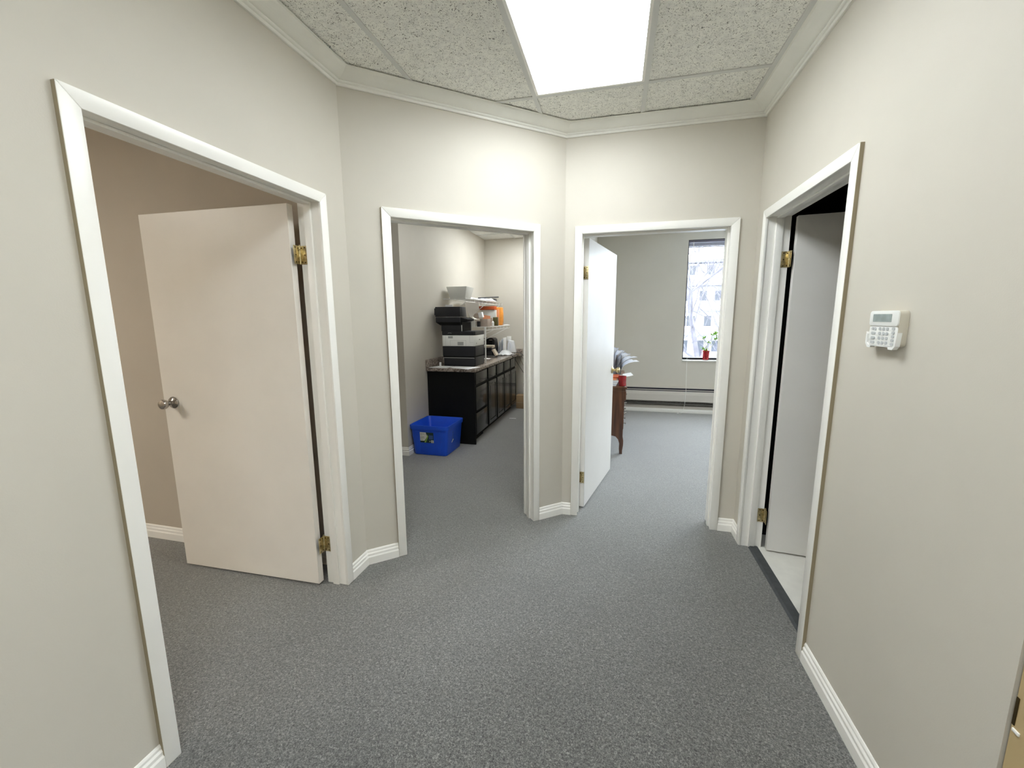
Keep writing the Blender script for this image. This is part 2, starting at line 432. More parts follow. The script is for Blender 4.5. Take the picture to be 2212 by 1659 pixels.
for a in range(-2, 3):
    for k in range(-1, 5):
        if (a, k) in LIGHTS: continue
        x0 = GX+a*G; x1 = x0+G; y1 = GY-k*2*G; y0 = y1-2*G
        q = clip([(x0+.009, y0+.009), (x1-.009, y0+.009), (x1-.009, y1-.009), (x0+.009, y1-.009)], corr)
        if len(q) < 3: continue
        MB().prism(q, ZC+.004, ZC+.02).build('ceiling_panel', TILE, ceil)
for a in range(-1, 3):
    x = GX+a*G; q = clip([(x-.012, YB), (x+.012, YB), (x+.012, 3.0), (x-.012, 3.0)], corr)
    if len(q) > 2: MB().prism(q, ZC-.002, ZC+.004).build('grid_bar', TBAR, ceil)
for k in range(0, 5):
    y = GY-k*2*G; q = clip([(-1.5, y-.012), (.9, y-.012), (.9, y+.012), (-1.5, y+.012)], corr)
    if len(q) > 2: MB().prism(q, ZC-.0015, ZC+.0045).build('cross_bar', TBAR, ceil)

def troffer(x0, y0, strength, z, label, col=(.93, .98, 1.0), w=.61, l_=1.22):
    t = thing('ceiling_light', (x0+w/2, y0+l_/2, z), label, 'ceiling light')
    f = MB()
    for a, b_, c, d in ((x0+.012, x0+.026, y0+.012, y0+l_-.012), (x0+w-.026, x0+w-.012, y0+.012, y0+l_-.012), (x0+.026, x0+w-.026, y0+.012, y0+.026), (x0+.026, x0+w-.026, y0+l_-.026, y0+l_-.012)):
        f.box(a, b_, c, d, z-.001, z+.03)
    f.build('light_frame', TRIM, t)
    MB().box(x0+.026, x0+w-.026, y0+.026, y0+l_-.026, z+.001, z+.007).build('diffuser', diffuser(strength, col), t)
troffer(GX, GY-2*G, LAMP, ZC, 'rectangular fluorescent light with glowing prismatic diffuser over the corridor')
troffer(GX, GY-6*G, LAMP*1.35, ZC, 'added unseen ceiling light behind the viewpoint, filling in the near corridor')  # unseen fill panel, added to brighten the near walls

# copy room ceiling: plain white tiles
cc = MB().box(-3.3, -.42, 2.1, YF, ZR+.03, ZR+.06).build('ceiling_copy_room', TBAR, kind='structure')
copy_poly = [(-3.3, 2.1), (-1.50, 2.1), (-.40, 3.12), (-.42, YF), (-3.3, YF)]
def grid_tiles(par, poly, xs, ys, z, skip=()):
    for i in range(len(xs)-1):
        for j in range(len(ys)-1):
            if (i, j) in skip: continue
            q = clip([(xs[i]+.008, ys[j]+.008), (xs[i+1]-.008, ys[j]+.008), (xs[i+1]-.008, ys[j+1]-.008), (xs[i]+.008, ys[j+1]-.008)], poly)
            if len(q) > 2: MB().prism(q, z+.004, z+.02).build('ceiling_panel', PLAIN_CEIL, par)
    for x in xs[1:-1]:
        q = clip([(x-.012, poly[0][1]), (x+.012, poly[0][1]), (x+.012, YF), (x-.012, YF)], poly)
        if len(q) > 2: MB().prism(q, z-.002, z+.004).build('grid_bar', TBAR, par)
    for y in ys[1:-1]:
        q = clip([(-5, y-.012), (5, y-.012), (5, y+.012), (-5, y+.012)], poly)
        if len(q) > 2: MB().prism(q, z-.0015, z+.0045).build('cross_bar', TBAR, par)
xs = [-3.4, -2.86, -2.25, -1.64, -1.03, -.42]; ys = [.95, 2.17, 3.39, 4.61, 5.83, 6.44, 7.05]
ys = [1.56, 2.78, 4.0, 5.22, 6.44, 7.66]
grid_tiles(cc, copy_poly, xs, ys, ZR, skip=((3, 3), (3, 1)))
troffer(-1.64, 5.22, LAMP_COPY, ZR, 'glowing ceiling light of the copy room, above the worktop aisle', col=(.95, .99, 1))
troffer(-1.64, 2.78, LAMP_COPY*.45, ZR, 'added ceiling light just inside the copy room doorway, brightening the wall strip there', col=(.97, .99, 1))  # front fill lamp, added for the wall strip beside the doorway
co = MB().box(-.31, 4.3, 3.1, YF, ZR+.03, ZR+.06).build('ceiling_office', TBAR, kind='structure')
grid_tiles(co, [(-.31, 3.107), (4.3, 3.107), (4.3, YF), (-.31, YF)], [-.92, -.31, .30, .91, 1.52, 2.13, 2.74, 3.35, 3.96, 4.57], [2.1, 3.32, 4.54, 5.76, 6.98], ZR, skip=((4, 1),))
troffer(1.52, 3.32, FILL_OFFICE, ZR, 'added unseen ceiling light above the office floor, filling in for daylight', col=(.93, .98, 1))  # unseen lamp added to top up the office's daylight
troffer(-4.4, -.9, 13.0, 2.728, 'added unseen warm ceiling light brightening the left room, out towards its far side', col=(1, .94, .85))  # unseen warm lamp added to lighten the left room

# ------------------------------------------------------------------ mouldings
def sweep(name, path, prof, m, ref, z=0, kind='structure'):
    """prof: closed list of (offset from wall, z). path: plan points; ref: a plan point on the room side"""
    P = [Vector(p) for p in path]; ns = []
    for i in range(len(P)-1):
        d = (P[i+1]-P[i]).normalized(); n_ = Vector((d.y, -d.x))
        if n_.dot(Vector(ref)-P[i]) < 0: n_ = -n_
        ns.append(n_)
    rings = []
    for i, p in enumerate(P):
        a = ns[max(0, i-1)]; b = ns[min(i, len(ns)-1)]; mi = (a+b)/(1+a.dot(b))
        rings.append([(p.x+mi.x*o, p.y+mi.y*o, z+h) for o, h in prof])
    n = len(prof); b = MB(); vs_ = [q for r_ in rings for q in r_]
    fs = [(i*n+k, i*n+(k+1) % n, (i+1)*n+(k+1) % n, (i+1)*n+k) for i in range(len(P)-1) for k in range(n)]
    fs += [tuple(range(n))[::-1], tuple((len(P)-1)*n+k for k in range(n))]
    b.add(vs_, fs)
    return b.build(name, m, kind=kind)
crown = [(0, -.064), (.010, -.064), (.013, -.060), (.014, -.053), (.022, -.051), (.026, -.047), (.026, -.042)]
for i in range(9):
    t = i/8*math.pi/2
    crown.append((.030+.060*math.sin(t)**1.0*(1)*(.35+.65*i/8), -.042+.038*(1-math.cos(t))))
crown += [(.100, -.003), (.100, -.0025), (0, -.0025)]
ref = (0, .5)
sweep('trim_1', [(-1.428, YB), P1], crown, CROWN, ref, ZC)
sweep('trim_2', [P1-dB*.0, P2], crown, CROWN, ref, ZC)
sweep('trim_3', [P2, P3], crown, CROWN, ref, ZC)
sweep('trim_4', [P3, (.8421, YB)], crown, CROWN, ref, ZC)
# mitred joints: rebuild ends so the four lengths meet on the corner bisectors
for nm, path, idx in (('trim_1', [(-1.428, YB), P1, P2], 0), ('trim_2', [P1-dA, P1, P2, P3], 1), ('trim_3', [P1, P2, P3, P3+dD], 1), ('trim_4', [P2, P3, Vector((.8421, YB))], 1)):
    bpy.data.objects.remove(bpy.data.objects[nm])
    P = [Vector(p) for p in path]; ns = []
    for i in range(len(P)-1):
        d = (P[i+1]-P[i]).normalized(); n_ = Vector((d.y, -d.x))
        if n_.dot(Vector(ref)-P[i]) < 0: n_ = -n_
        ns.append(n_)
    rings = []
    for i in (idx, idx+1):
        a = ns[max(0, i-1)]; b_ = ns[min(i, len(ns)-1)]; mi = (a+b_)/(1+a.dot(b_))
        rings.append([(P[i].x+mi.x*o, P[i].y+mi.y*o, ZC+h) for o, h in crown])
    n = len(crown); b = MB()
    b.add(rings[0]+rings[1], [(k, (k+1) % n, n+(k+1) % n, n+k) for k in range(n)]+[tuple(range(n))[::-1], tuple(n+k for k in range(n))])
    b.build(nm, CROWN, kind='structure')
BBH = .092
bb = [(0, 0), (.0145, 0), (.0145, .046), (.0125, .050), (.0105, .054), (.0105, .066), (.0085, .070), (.0060, .074), (.0058, .083), (.0035, .089), (.0015, BBH), (0, BBH)]
A_ = openings['A']; B_ = openings['B']; C_ = openings['C']; D_ = openings['D']
pt = lambda F, s: F.o + F.d*s
sweep('baseboard_left', [(-1.428, YB), pt(FA, A_[1]-CW)], bb, TRIM, ref)
sweep('baseboard_left_corner', [pt(FA, A_[2]+CW), P1, pt(FB, B_[1]-CW)], bb, TRIM, ref)
sweep('baseboard_middle_corner', [pt(FB, B_[2]+CW), P2, pt(FC, C_[1]-CW)], bb, TRIM, ref)
sweep('baseboard_right_corner', [pt(FC, C_[2]+CW), P3, pt(FD, D_[1]-CW)], bb, TRIM, ref)
sweep('baseboard_right', [pt(FD, D_[2]+CW), (.8421, 1.0)], bb, TRIM, ref)
sweep('baseboard_left_room', [(-5.1, 2.0), (-1.56, 2.0)], bb, TRIM, (-3, 0))
sweep('baseboard_copy_room', [(-3.3, 3.97), (-2.16, 3.97), (-2.16, 4.50)], bb, TRIM, (-1, 3.2))
ib = [(0, 0), (.0145, 0), (.0145, .05), (.006, .07), (.003, BBH), (0, BBH)]
sweep('baseboard_copy_room_door', [tuple(pt(FB, B_[2]+.06)-FB.n*TH), tuple(pt(FB, LB)-FB.n*TH)], ib, TRIM, (-1.5, 4.5))

# ------------------------------------------------------------------ doors
def hinge(par, piv, L, T, jd, jt, z):
    """brass butt hinge: one plate on the leaf's edge, one on the jamb, knuckle between"""
    h = thing('hinge', (piv[0], piv[1], z), parent=par)
    pv = Vector((*piv, z))
    def plate(d, nrm):
        d = Vector((*d, 0)); nrm = Vector((*nrm, 0)); M = Matrix((d, nrm, Vector((0, 0, 1)))).transposed().to_4x4(); M.translation = pv
        b = MB(M).box(.004, .042, -.0012, .0012, -.045, .045); b.build('hinge_plate', BRASS, h, bevel=.0008)
        s = MB(M)
        for x, zz in ((.012, .034), (.030, 0), (.012, -.034), (.031, .036), (.031, -.036)):
            s.lathe([(.0036, 0), (.0036, .0006), (.0022, .0010)], (x, .0012, zz), (0, 1, 0), 10)
            s.lathe([(.0036, 0), (.0036, .0006), (.0022, .0010)], (x, -.0012, zz), (0, -1, 0), 10)
        s.build('screws', SCREW, h)
    plate(L, T); plate(jd, jt)
    k = MB()
    for i in range(5):
        z0 = z-.045+i*.018
        k.lathe([(.0058, 0), (.0068, .001), (.0068, .0165), (.0058, .0175)], (pv.x, pv.y, z0), (0, 0, 1), 12)
    k.lathe([(.001, 0), (.004, .001), (.004, .004), (.001, .006)], (pv.x, pv.y, z+.045), (0, 0, 1), 12)
    k.build('hinge_knuckle', BRASS, h)

def door_set(name, F, s0, s1, leafm=None, hinge_at=None, ang=0, hz=(1.803, .245), lz=.012, inner_casing=True, gap=.004):
    d = thing(name, (*pt(F, (s0+s1)/2), 0), kind='structure')
    # casing with mitred corners
    for side in (1, -1):
        if side == -1 and not inner_casing: continue
        ty0, ty1 = (0, CT) if side == 1 else (-TH, -TH-CT)
        def mitre(poly):
            b = MB(F.M); lo = [(s, ty0, z) for s, z in poly]
            e = .004
            b.hexa([(s, ty0, z) for s, z in poly], [(s, ty1, z) for s, z in poly])
            b.build('casing', TRIM, d, bevel=.0035, seg=2)
        zt = DH+CW
        mitre([(s0-CW, .001), (s0, .001), (s0, DH), (s0-CW, zt)])
        mitre([(s0-CW+.0002, zt), (s0+.0002, DH), (s1-.0002, DH), (s1+CW-.0002, zt)])
        mitre([(s1, DH), (s1, .001), (s1+CW, .001), (s1+CW, zt)])
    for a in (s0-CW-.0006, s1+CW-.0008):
        MB(F.M).box(a, a+.0014, 0, CT-.0025, .001, zt-.002).build('casing_edge_shade', EDGE, d)  # thin tan strips painting shade along the casing's outer sides
    g = .005
    b = MB(F.M); b.box(s0-.0195, s0-g, -TH, 0, 0, DH+.019); b.build('side_jamb', TRIM, d)
    b = MB(F.M); b.box(s1+g, s1+.0195, -TH, 0, 0, DH+.019); b.build('side_jamb', TRIM, d)
    b = MB(F.M); b.box(s0-g, s1+g, -TH, 0, DH+g, DH+.019); b.build('head_jamb', TRIM, d)
    q0, q1 = -TH+.040, -TH+.078
    b = MB(F.M); b.box(s0-g, s0-g+.011, q0, q1, 0, DH+g); b.build('door_stop', TRIM, d, bevel=.002, seg=2)
    b = MB(F.M); b.box(s1+g-.011, s1+g, q0, q1, 0, DH+g); b.build('door_stop', TRIM, d, bevel=.002, seg=2)
    b = MB(F.M); b.box(s0-g+.011, s1+g-.011, q0, q1, DH+g-.011, DH+g); b.build('door_stop', TRIM, d, bevel=.002, seg=2)
    if not leafm: return d, None
    W = s1-s0+2*g-.006
    if hinge_at == 's1': ps = s1+g-.002; Lc = -F.d; sgn = 1
    else: ps = s0-g+.002; Lc = F.d; sgn = -1
    piv = pt(F, ps) - F.n*(TH+.006); Tc = F.n
    # rotate so that the leaf swings away from the corridor
    def rot(v, a): return Vector((v.x*math.cos(a)-v.y*math.sin(a), v.x*math.sin(a)+v.y*math.cos(a)))
    best = None
    for s in (1, -1):
        Lr = rot(Lc, s*ang)
        if best is None or Lr.dot(F.n) < best[0]: best = (Lr.dot(F.n), Lr, rot(Tc, s*ang))
    L, T = best[1], best[2]
    M = Matrix(((L.x, T.x, 0, piv.x), (L.y, T.y, 0, piv.y), (0, 0, 1, 0), (0, 0, 0, 1)))
    lf = MB(M).box(gap, gap+W-.008, .005, .043, lz, DH-.004).build('door_leaf', leafm, d, bevel=.0015, seg=1)
    for z in hz:
        # jamb plate direction: back towards the corridor along the jamb face
        hinge(d, (piv.x, piv.y), (T.x, T.y), (L.x, L.y), (F.n.x, F.n.y), (F.d.x, F.d.y), z)
    return d, (lf, M, W)

d1, (leaf1, M1, W1) = door_set('door_1', FA, *A_[1:], LEAF_T, 's1', R(89), hz=(1.802, .238), inner_casing=False, gap=.017)
d2, _ = door_set('door_2', FB, *B_[1:])
d3, (leaf3, M3, W3) = door_set('door_3', FC, *C_[1:], LEAF_P, 's0', R(78), hz=(1.803, .255))
d4, (leaf4, M4, W4) = door_set('door_4', FD, *D_[1:], LEAF_P, 's1' if False else 's0', R(84), hz=(1.81, .224), inner_casing=False, gap=.015)
def knob(leaf, M, x, z, m, side):
    """side +1: face t=.043, -1: face t=.005"""
    y0 = .043 if side > 0 else .005
    k = MB(M); ax = (0, side, 0)
    k.lathe([(.001, 0), (.032, 0), (.034, .003), (.031, .008), (.017, .013), (.012, .018), (.0115, .034), (.016, .040), (.024, .046), (.0275, .054), (.0275, .062), (.024, .070), (.014, .0735), (.001, .074)], (x, y0, z), ax, 28)
    k.build('door_knob', m, leaf, label=None)
knob(leaf1, M1, W1-.062, 1.02, STEEL, 1); knob(leaf1, M1, W1-.062, 1.02, STEEL, -1)
knob(leaf3, M3, W3-.062, 1.0, BRASS, 1); knob(leaf3, M3, W3-.062, 1.0, BRASS, -1)
knob(leaf4, M4, W4-.062, 1.0, STEEL, 1)
for lf, M, W, zz, mm in ((leaf1, M1, W1, 1.02, STEEL), (leaf3, M3, W3, 1.0, BRASS)):
    MB(M).box(W-.001, W+.0006, .012, .036, zz-.028, zz+.028).build('latch_plate', mm, lf)

# tan door at the right edge, beside the viewpoint
t5 = thing('door_5', (.86, .53, 0), kind='structure')
lf5 = MB().box(.846, .884, .075, .990, .01, 2.05).build('door_leaf', TANDOOR, t5, bevel=.0015, seg=1)
MB().box(.8445, .8465, .982, .988, .625, .690).build('strike_plate', SCREW, lf5)
MB().box(.8430, .8465, .968, .984, .612, .620).build('strike_lip', TRIM, lf5, bevel=.001)

# ------------------------------------------------------------------ keypad
kp = thing('alarm_keypad', (.8421, 1.545, 1.385), 'white alarm keypad with grey display mounted on the right wall', 'keypad')
# local: u = +y reversed (left in view is larger y), v up, w out from wall (-x)
KM = Matrix(((0, 0, -.82, .8421), (-1, 0, 0, 1.630), (0, 1, 0, 1.385), (0, 0, 0, 1)))   # (u, v, w)
def rr(x0, x1, y0, y1, r, n=5):
    out = []
    for cx, cy, a0 in ((x1-r, y0+r, -90), (x1-r, y1-r, 0), (x0+r, y1-r, 90), (x0+r, y0+r, 180)):
        for i in range(n+1):
            a = R(a0+90*i/n); out.append((cx+r*math.cos(a), cy+r*math.sin(a)))
    return out
body = rr(.002, .150, .003, .114, .014); front = rr(.004, .146, .005, .112, .012)
MB(KM).hexa([(x, y, 0) for x, y in body], [(x, y, .028) for x, y in front]).build('keypad_body', KPSIDE, kp, bevel=.0015)
MB(KM).prism(rr(.003, .147, .066, .113, .010), .0275, .0325).build('display_surround', KPLASTIC, kp, bevel=.001)
MB(KM).prism(rr(.022, .116, .079, .103, .002), .0322, .0332).build('display', LCD, kp)
MB(KM).prism(rr(.004, .146, .005, .0655, .010), .0275, .0295).build('button_plate', KPLASTIC, kp, bevel=.0006)
# flap folded open: a U-shaped lip that hugs the lower edge, cut out in the middle
MB(KM).hexa([(u, v, .018) for u, v in ((-.004, .047), (-.004, .010), (.008, -.004), (.024, -.004), (.026, .002), (.116, .002), (.118, -.005), (.138, -.005), (.149, .006), (.153, .047), (.147, .040), (.144, .010), (.136, .004), (.012, .004), (.003, .012), (.002, .040))],
            [(u, v, .034) for u, v in ((-.004, .047), (-.004, .010), (.008, -.004), (.024, -.004), (.026, .002), (.116, .002), (.118, -.005), (.138, -.005), (.149, .006), (.153, .047), (.147, .040), (.144, .010), (.136, .004), (.012, .004), (.003, .012), (.002, .040))]).build('flip_cover', KPLASTIC, kp)
def key(u, v, w_, h_):
    MB(KM).prism(rr(u-w_/2, u+w_/2, v-h_/2, v+h_/2, min(w_, h_)/2*.9, 4), .0293, .0318).build('key', KEY, kp)
for r_ in range(4):
    for c in range(3): key(.062+c*.0185, .057-r_*.0145, .0115, .0105)
for r_ in range(3): key(.029, .0425-r_*.0145, .021, .0085)
key(.024, .057, .0095, .0085); key(.037, .057, .0095, .0085)
for r_ in range(5): key(.128, .0585-r_*.0118, .013, .0092)

# ------------------------------------------------------------------ copy room furniture
XW = -2.16                       # wall behind the cabinets
fx = -1.56                       # cabinet fronts
units = [(4.52, 5.00), (5.01, 5.40), (5.41, 5.80), (5.80, 6.19), (6.19, 6.58)]
names_ = ['black lacquered three-drawer base cabinet at the near end, beside the blue bin',
          'black base cabinet with drawer over door, second from the near end of the worktop',
          'black base cabinet with drawer over door, in the middle of the worktop run',
          'black base cabinet with drawer over door, second from the far end of the worktop',
          'black base cabinet with drawer over door, nearest the far wall']
for i, (a, c) in enumerate(units):
    u = thing('base_cabinet', ((XW+fx)/2, (a+c)/2, 0), names_[i], 'cabinet', 'black base cabinets under the worktop')
    k = MB().box(XW+.005, fx-.022, a, c, .10, .868); k.box(XW+.005, fx-.10, a, c, 0, .10) if i else k.box(XW+.005, fx-.075, a, c, 0, .10)
    k.build('carcass', BLACKM, u)
    if i == 0: MB().box(XW+.004, fx-.004, a-.018, a, 0, .868).build('end_panel', BLACKM, u)
    def front(z0, z1, nm, panel):
        b = MB().box(fx-.020, fx, a+.024, c-.024, z0, z1)
        o = b.build(nm, BLACKW, u, bevel=.004)
        if panel:
            w = .055; y0, y1 = a+.024+w, c-.024-w
            # raised centre panel in a frame, with a sunken groove around it
            MB().box(fx, fx+.005, a+.028, a+.022+w-.012, z0+.004, z1-.004).box(fx, fx+.005, c-.018-w+.012, c-.028, z0+.004, z1-.004).box(fx, fx+.005, a+.022+w-.012, c-.018-w+.012, z1-w+.008, z1-.004).box(fx, fx+.005, a+.022+w-.012, c-.018-w+.012, z0+.004, z0+w-.008).build('door_frame', BLACKW, o)
            MB().hexa([(fx, y0, z0+w), (fx, y1, z0+w), (fx, y1, z1-w), (fx, y0, z1-w)], [(fx+.005, y0+.015, z0+w+.015), (fx+.005, y1-.015, z0+w+.015), (fx+.005, y1-.015, z1-w-.015), (fx+.005, y0+.015, z1-w-.015)]).build('raised_panel', BLACKW, o)
    front(.715, .853, 'drawer', False)
    if i == 0: front(.402, .682, 'drawer', False); front(.112, .372, 'drawer', False)
    else: front(.112, .682, 'cabinet_door', True)
ZW = .91
wt = thing('worktop', (-1.85, 5.65, .87), 'brown stone-patterned laminate worktop with backsplash over the black cabinets', 'worktop')
MB().box(XW+.001, -1.535, 4.47, 6.62, .87, ZW).build('top_slab', LAMIN, wt, bevel=.005)
MB().box(XW+.001, XW+.022, 4.47, 6.84, ZW, ZW+.095).build('backsplash', LAMIN, wt, bevel=.003)
MB().box(XW+.02, -1.51, 6.62, 6.845, .87, ZW-.0002).build('end_slab', LAMIN, wt)
MB().box(XW+.022, -1.51, 6.825, 6.846, ZW, ZW+.06).build('end_splash', LAMIN, wt, bevel=.003)

# printer
pr = thing('office_printer', (-1.83, 4.87, ZW), 'tall black and white multifunction laser printer standing on the worktop', 'printer')
px0, px1, py0, py1 = -2.04, -1.615, 4.69, 5.05
def chbox(x0, x1, y0, y1, z0, z1, c=.018):
    return MB().prism([(x0+c, y0), (x1-c, y0), (x1, y0+c), (x1, y1), (x0, y1), (x0, y0+c)], z0, z1)
chbox(px0+.012, px1-.002, py0+.004, py1, ZW+.004, 1.022).build('paper_cassette', CHARC, pr, bevel=.004)
MB().box(px0+.02, px1-.01, py0+.008, py1-.01, ZW, ZW+.006).build('base_foot', BLACKM, pr)
MB().box(px0+.02, px1-.012, py0+.0025, py0+.006, 1.010, 1.016).build('cassette_trim', GREYL, pr)
chbox(px0, px1, py0, py1, 1.034, 1.152).build('paper_cassette', CHARC, pr, bevel=.004)
MB().box(px0+.01, px1-.012, py0+.01, py1-.005, 1.02, 1.036).build('cassette_gap', BLACKM, pr)
mid = chbox(px0, px1, py0, py1, 1.155, 1.283).build('middle_housing', OFFWH, pr, bevel=.003)
MB().box(-1.955, -1.895, py0-.0006, py0+.002, 1.248, 1.274).build('warning_sticker', GREYL, mid)
MB().box(-1.835, -1.760, py0-.0006, py0+.002, 1.165, 1.206).build('rating_label', GREYL, mid)
for q in ((-1.93, -1.728, 1.2225, 1.2240), (-1.93, -1.9285, 1.158, 1.2225), (-1.7295, -1.728, 1.158, 1.2225), (-1.99, -1.9885, 1.158, 1.280), (-1.68, -1.6785, 1.200, 1.280), (-1.68, -1.634, 1.1985, 1.2)):
    MB().box(q[0], q[1], py0-.0004, py0+.002, q[2], q[3]).build('panel_seam', GREYL, mid)
MB().box(px1-.002, px1+.0006, 4.84, 4.89, 1.222, 1.234).build('emblem', GREYL, mid)
MB().box(px1-.002, px1+.0006, 4.745, 4.753, 1.178, 1.196).build('power_switch', CHARC2, mid)
chbox(px0, px1, py0, py1, 1.286, 1.332).build('output_deck', CHARC, pr, bevel=.004)
MB().box(px0, -1.785, py0+.002, py1, 1.332, 1.41).build('engine_housing', CHARC, pr, bevel=.004)
MB().box(-1.785, -1.776, py0+.003, py0+.016, 1.332, 1.405).build('exit_trim', GREYL, pr, bevel=.002)
MB().tube([(-1.955, py0-.001, 1.305), (-1.950, py0-.003, 1.312), (-1.915, py0-.003, 1.312), (-1.910, py0-.001, 1.305)], .002, 6).build('grip_handle', GREYL, pr)
MB().box(-1.786, -1.783, py0+.02, py1-.02, 1.332, 1.44).build('side_cover', BLACKM, pr)
MB().box(-1.79, -1.779, py1-.02, py1, 1.332, 1.44).build('rear_trim', GREYL, pr)
MB().hexa([(-2.05, py0-.005, 1.405), (-1.79, py0-.005, 1.405), (-1.79, py1, 1.405), (-2.05, py1, 1.405)], [(-2.10, py0-.02, 1.44), (-1.790, py0-.02, 1.44), (-1.790, py1, 1.44), (-2.10, py1, 1.44)]).build('scanner_underside', BLACKM, pr)
MB().box(-2.10, -1.79, py0-.02, 4.93, 1.438, 1.500).build('scanner_bed', CHARC, pr, bevel=.005)
lid = MB().box(-2.105, -1.785, py0-.022, 4.84, 1.503, 1.622).build('scanner_lid', CHARC, pr, bevel=.007)
MB().box(-2.118, -2.103, py0-.015, 4.80, 1.525, 1.605).build('lid_cap', CHARC, lid, bevel=.004)
MB().hexa([(-1.785, py0+.01, 1.51), (-1.765, py0+.03, 1.50), (-1.765, 4.84, 1.50), (-1.785, 4.84, 1.51)], [(-1.785, py0+.01, 1.62), (-1.778, py0+.03, 1.62), (-1.778, 4.84, 1.62), (-1.785, 4.84, 1.62)]).build('feeder', CHARC2, lid, bevel=.004)
MB().hexa([(-1.79, py0-.005, 1.442), (-1.725, py0+.06, 1.455), (-1.725, py1-.06, 1.455), (-1.79, py1-.02, 1.442)], [(-1.79, py0-.005, 1.495), (-1.725, py0+.06, 1.477), (-1.725, py1-.06, 1.477), (-1.79, py1-.02, 1.495)]).build('control_panel', BLACKM, pr, bevel=.003)
# curled sheet standing in the feeder
g = []
curve = [(-1.868, 1.681), (-1.858, 1.640), (-1.845, 1.600), (-1.832, 1.563), (-1.816, 1.529), (-1.797, 1.503), (-1.773, 1.484), (-1.742, 1.473), (-1.711, 1.470)]
for i, (x, z) in enumerate(curve):
    w = .185-.012*i if i < 4 else (.03 if i > 4 else .10); k = .0 if i < 2 else .018*(i-1)
    if i > 4: k = .004
    g.append([(x, 5.053, z), (x+.010, 5.058, z+.001), (x+.010+(w-.01)*.5, 5.067, z+k*.5), (x+w, 5.076, z+k)])
MB().sheet(g, .0014).build('curled_sheet', CREAMP, origin=(-1.73, 5.0, 1.52), label='curled cream sheet standing at the right of the tall printer top', cat='paper')

# papers on the worktop
def paper(name, corners, z, label, n=1):
    b = MB(); b.hexa([(x, y, z) for x, y in corners], [(x, y, z+.0012*n) for x, y in corners])
    return b.build(name, PAPER, label=label, cat='paper')
paper('paper_sheet', [(-2.13, 4.50), (-1.905, 4.475), (-1.875, 4.66), (-2.07, 4.682)], ZW+.0002, 'left stack of white sheets on the worktop in front of the printer', 3)
paper('paper_sheet', [(-1.87, 4.52), (-1.61, 4.415), (-1.545, 4.66), (-1.87, 4.675)], ZW+.0002, 'right white sheet on the worktop corner in front of the printer', 2)
MB().box(-2.085, -2.060, 4.70, 4.705, ZW, ZW+.045).build('price_card', PAPER, label='tiny white card standing left of the printer on the worktop', cat='card')

# blue recycling bin
bn = thing('recycling_bin', (-1.93, 4.22, 0), 'open blue plastic recycling bin on the carpet beside the black cabinet', 'recycling bin')
TM = Matrix.Translation((-1.925, 4.225, 0)) @ Matrix.Rotation(R(-1.5), 4, 'Z')
def ring(w, d, z, r): return [(x, y, z) for x, y in rr(-w/2, w/2, -d/2, d/2, r, 4)]
prof_o = [(.385, .400, .004, .03), (.39, .405, .015, .032), (.435, .44, .285, .035), (.435, .44, .29, .035), (.455, .46, .292, .036), (.462, .468, .330, .038), (.460, .466, .337, .038)]
prof_i = [(.440, .446, .337, .034), (.425, .432, .328, .032), (.38, .395, .012, .03)]
b = MB(TM); rings = [ring(w, d, z, r) for w, d, z, r in prof_o+prof_i]; n = len(rings[0])
vv = [p for q in rings for p in q]
ff = [(i*n+k, i*n+(k+1) % n, (i+1)*n+(k+1) % n, (i+1)*n+k) for i in range(len(rings)-1) for k in range(n)]
ff += [tuple(range(n))[::-1], tuple((len(rings)-1)*n+k for k in range(n))]
b.add(vv, ff, True); tub = b.build('tub', BLUE, bn)
# raised vertical ribs on the front
def fy(z): return -(.39+(.435-.39)*(z-.015)/.27+.0155)/2 + .0
def slab_on_front(x0, x1, z0, z1, th, m, nm, par, tap=0):
    def Y(z): return -(.405+(.44-.405)*(z-.015)/.27)/2
    MB(TM).hexa([(x0, Y(z0), z0), (x1, Y(z0), z0), (x1+tap, Y(z1), z1), (x0-tap, Y(z1), z1)],
                [(x0, Y(z0)-th, z0), (x1, Y(z0)-th, z0), (x1+tap, Y(z1)-th, z1), (x0-tap, Y(z1)-th, z1)]).build(nm, m, par)
slab_on_front(-.155, -.115, .03, .27, .003, BLUE, 'rib', tub, .006); slab_on_front(.090, .130, .03, .27, .003, BLUE, 'rib', tub, .008)
lab = thing('label', (-1.93, 4.02, .2), parent=bn)
slab_on_front(-.105, .055, .145, .262, .0022, LBLDK, 'label_backing', lab)
def on_front(pts, th, m, nm):
    def Y(z): return -(.405+(.44-.405)*(z-.015)/.27)/2
    MB(TM).hexa([(x, Y(z)-.0020, z) for x, z in pts], [(x, Y(z)-th, z) for x, z in pts]).build(nm, m, lab)
on_front([(-.105, .165), (-.055, .165), (-.020, .215), (-.034, .262), (-.105, .262)], .0028, LBLWH, 'white_field')
on_front([(-.058, .147), (-.038, .147), (-.006, .218), (-.018, .240), (-.022, .216)], .0028, LBLGR, 'green_chevron')
on_front([(0, .185), (.048, .185), (.050, .232), (.002, .232)], .0026, LBLBL, 'bin_picture')
on_front([(.024, .147), (.055, .147), (.055, .176), (.024, .176)], .0028, LBLWH, 'bar_code_field')
on_front([(.030, .152), (.049, .152), (.049, .170), (.030, .170)], .0030, GREYL, 'bar_code')
on_front([(.004, .155), (.016, .155), (.016, .170), (.004, .170)], .0028, GREYL, 'small_mark')
for z_, l_ in ((.228, .025), (.210, .045), (.202, .040), (.194, .050), (.184, .022), (.176, .03)):
    on_front([(-.100, z_), (-.100+l_, z_), (-.100+l_, z_+.0022), (-.100, z_+.0022)], .0031, INK, 'print_line')
Ytx = -(.405+(.44-.405)*(.24-.015)/.27)/2 - .0031
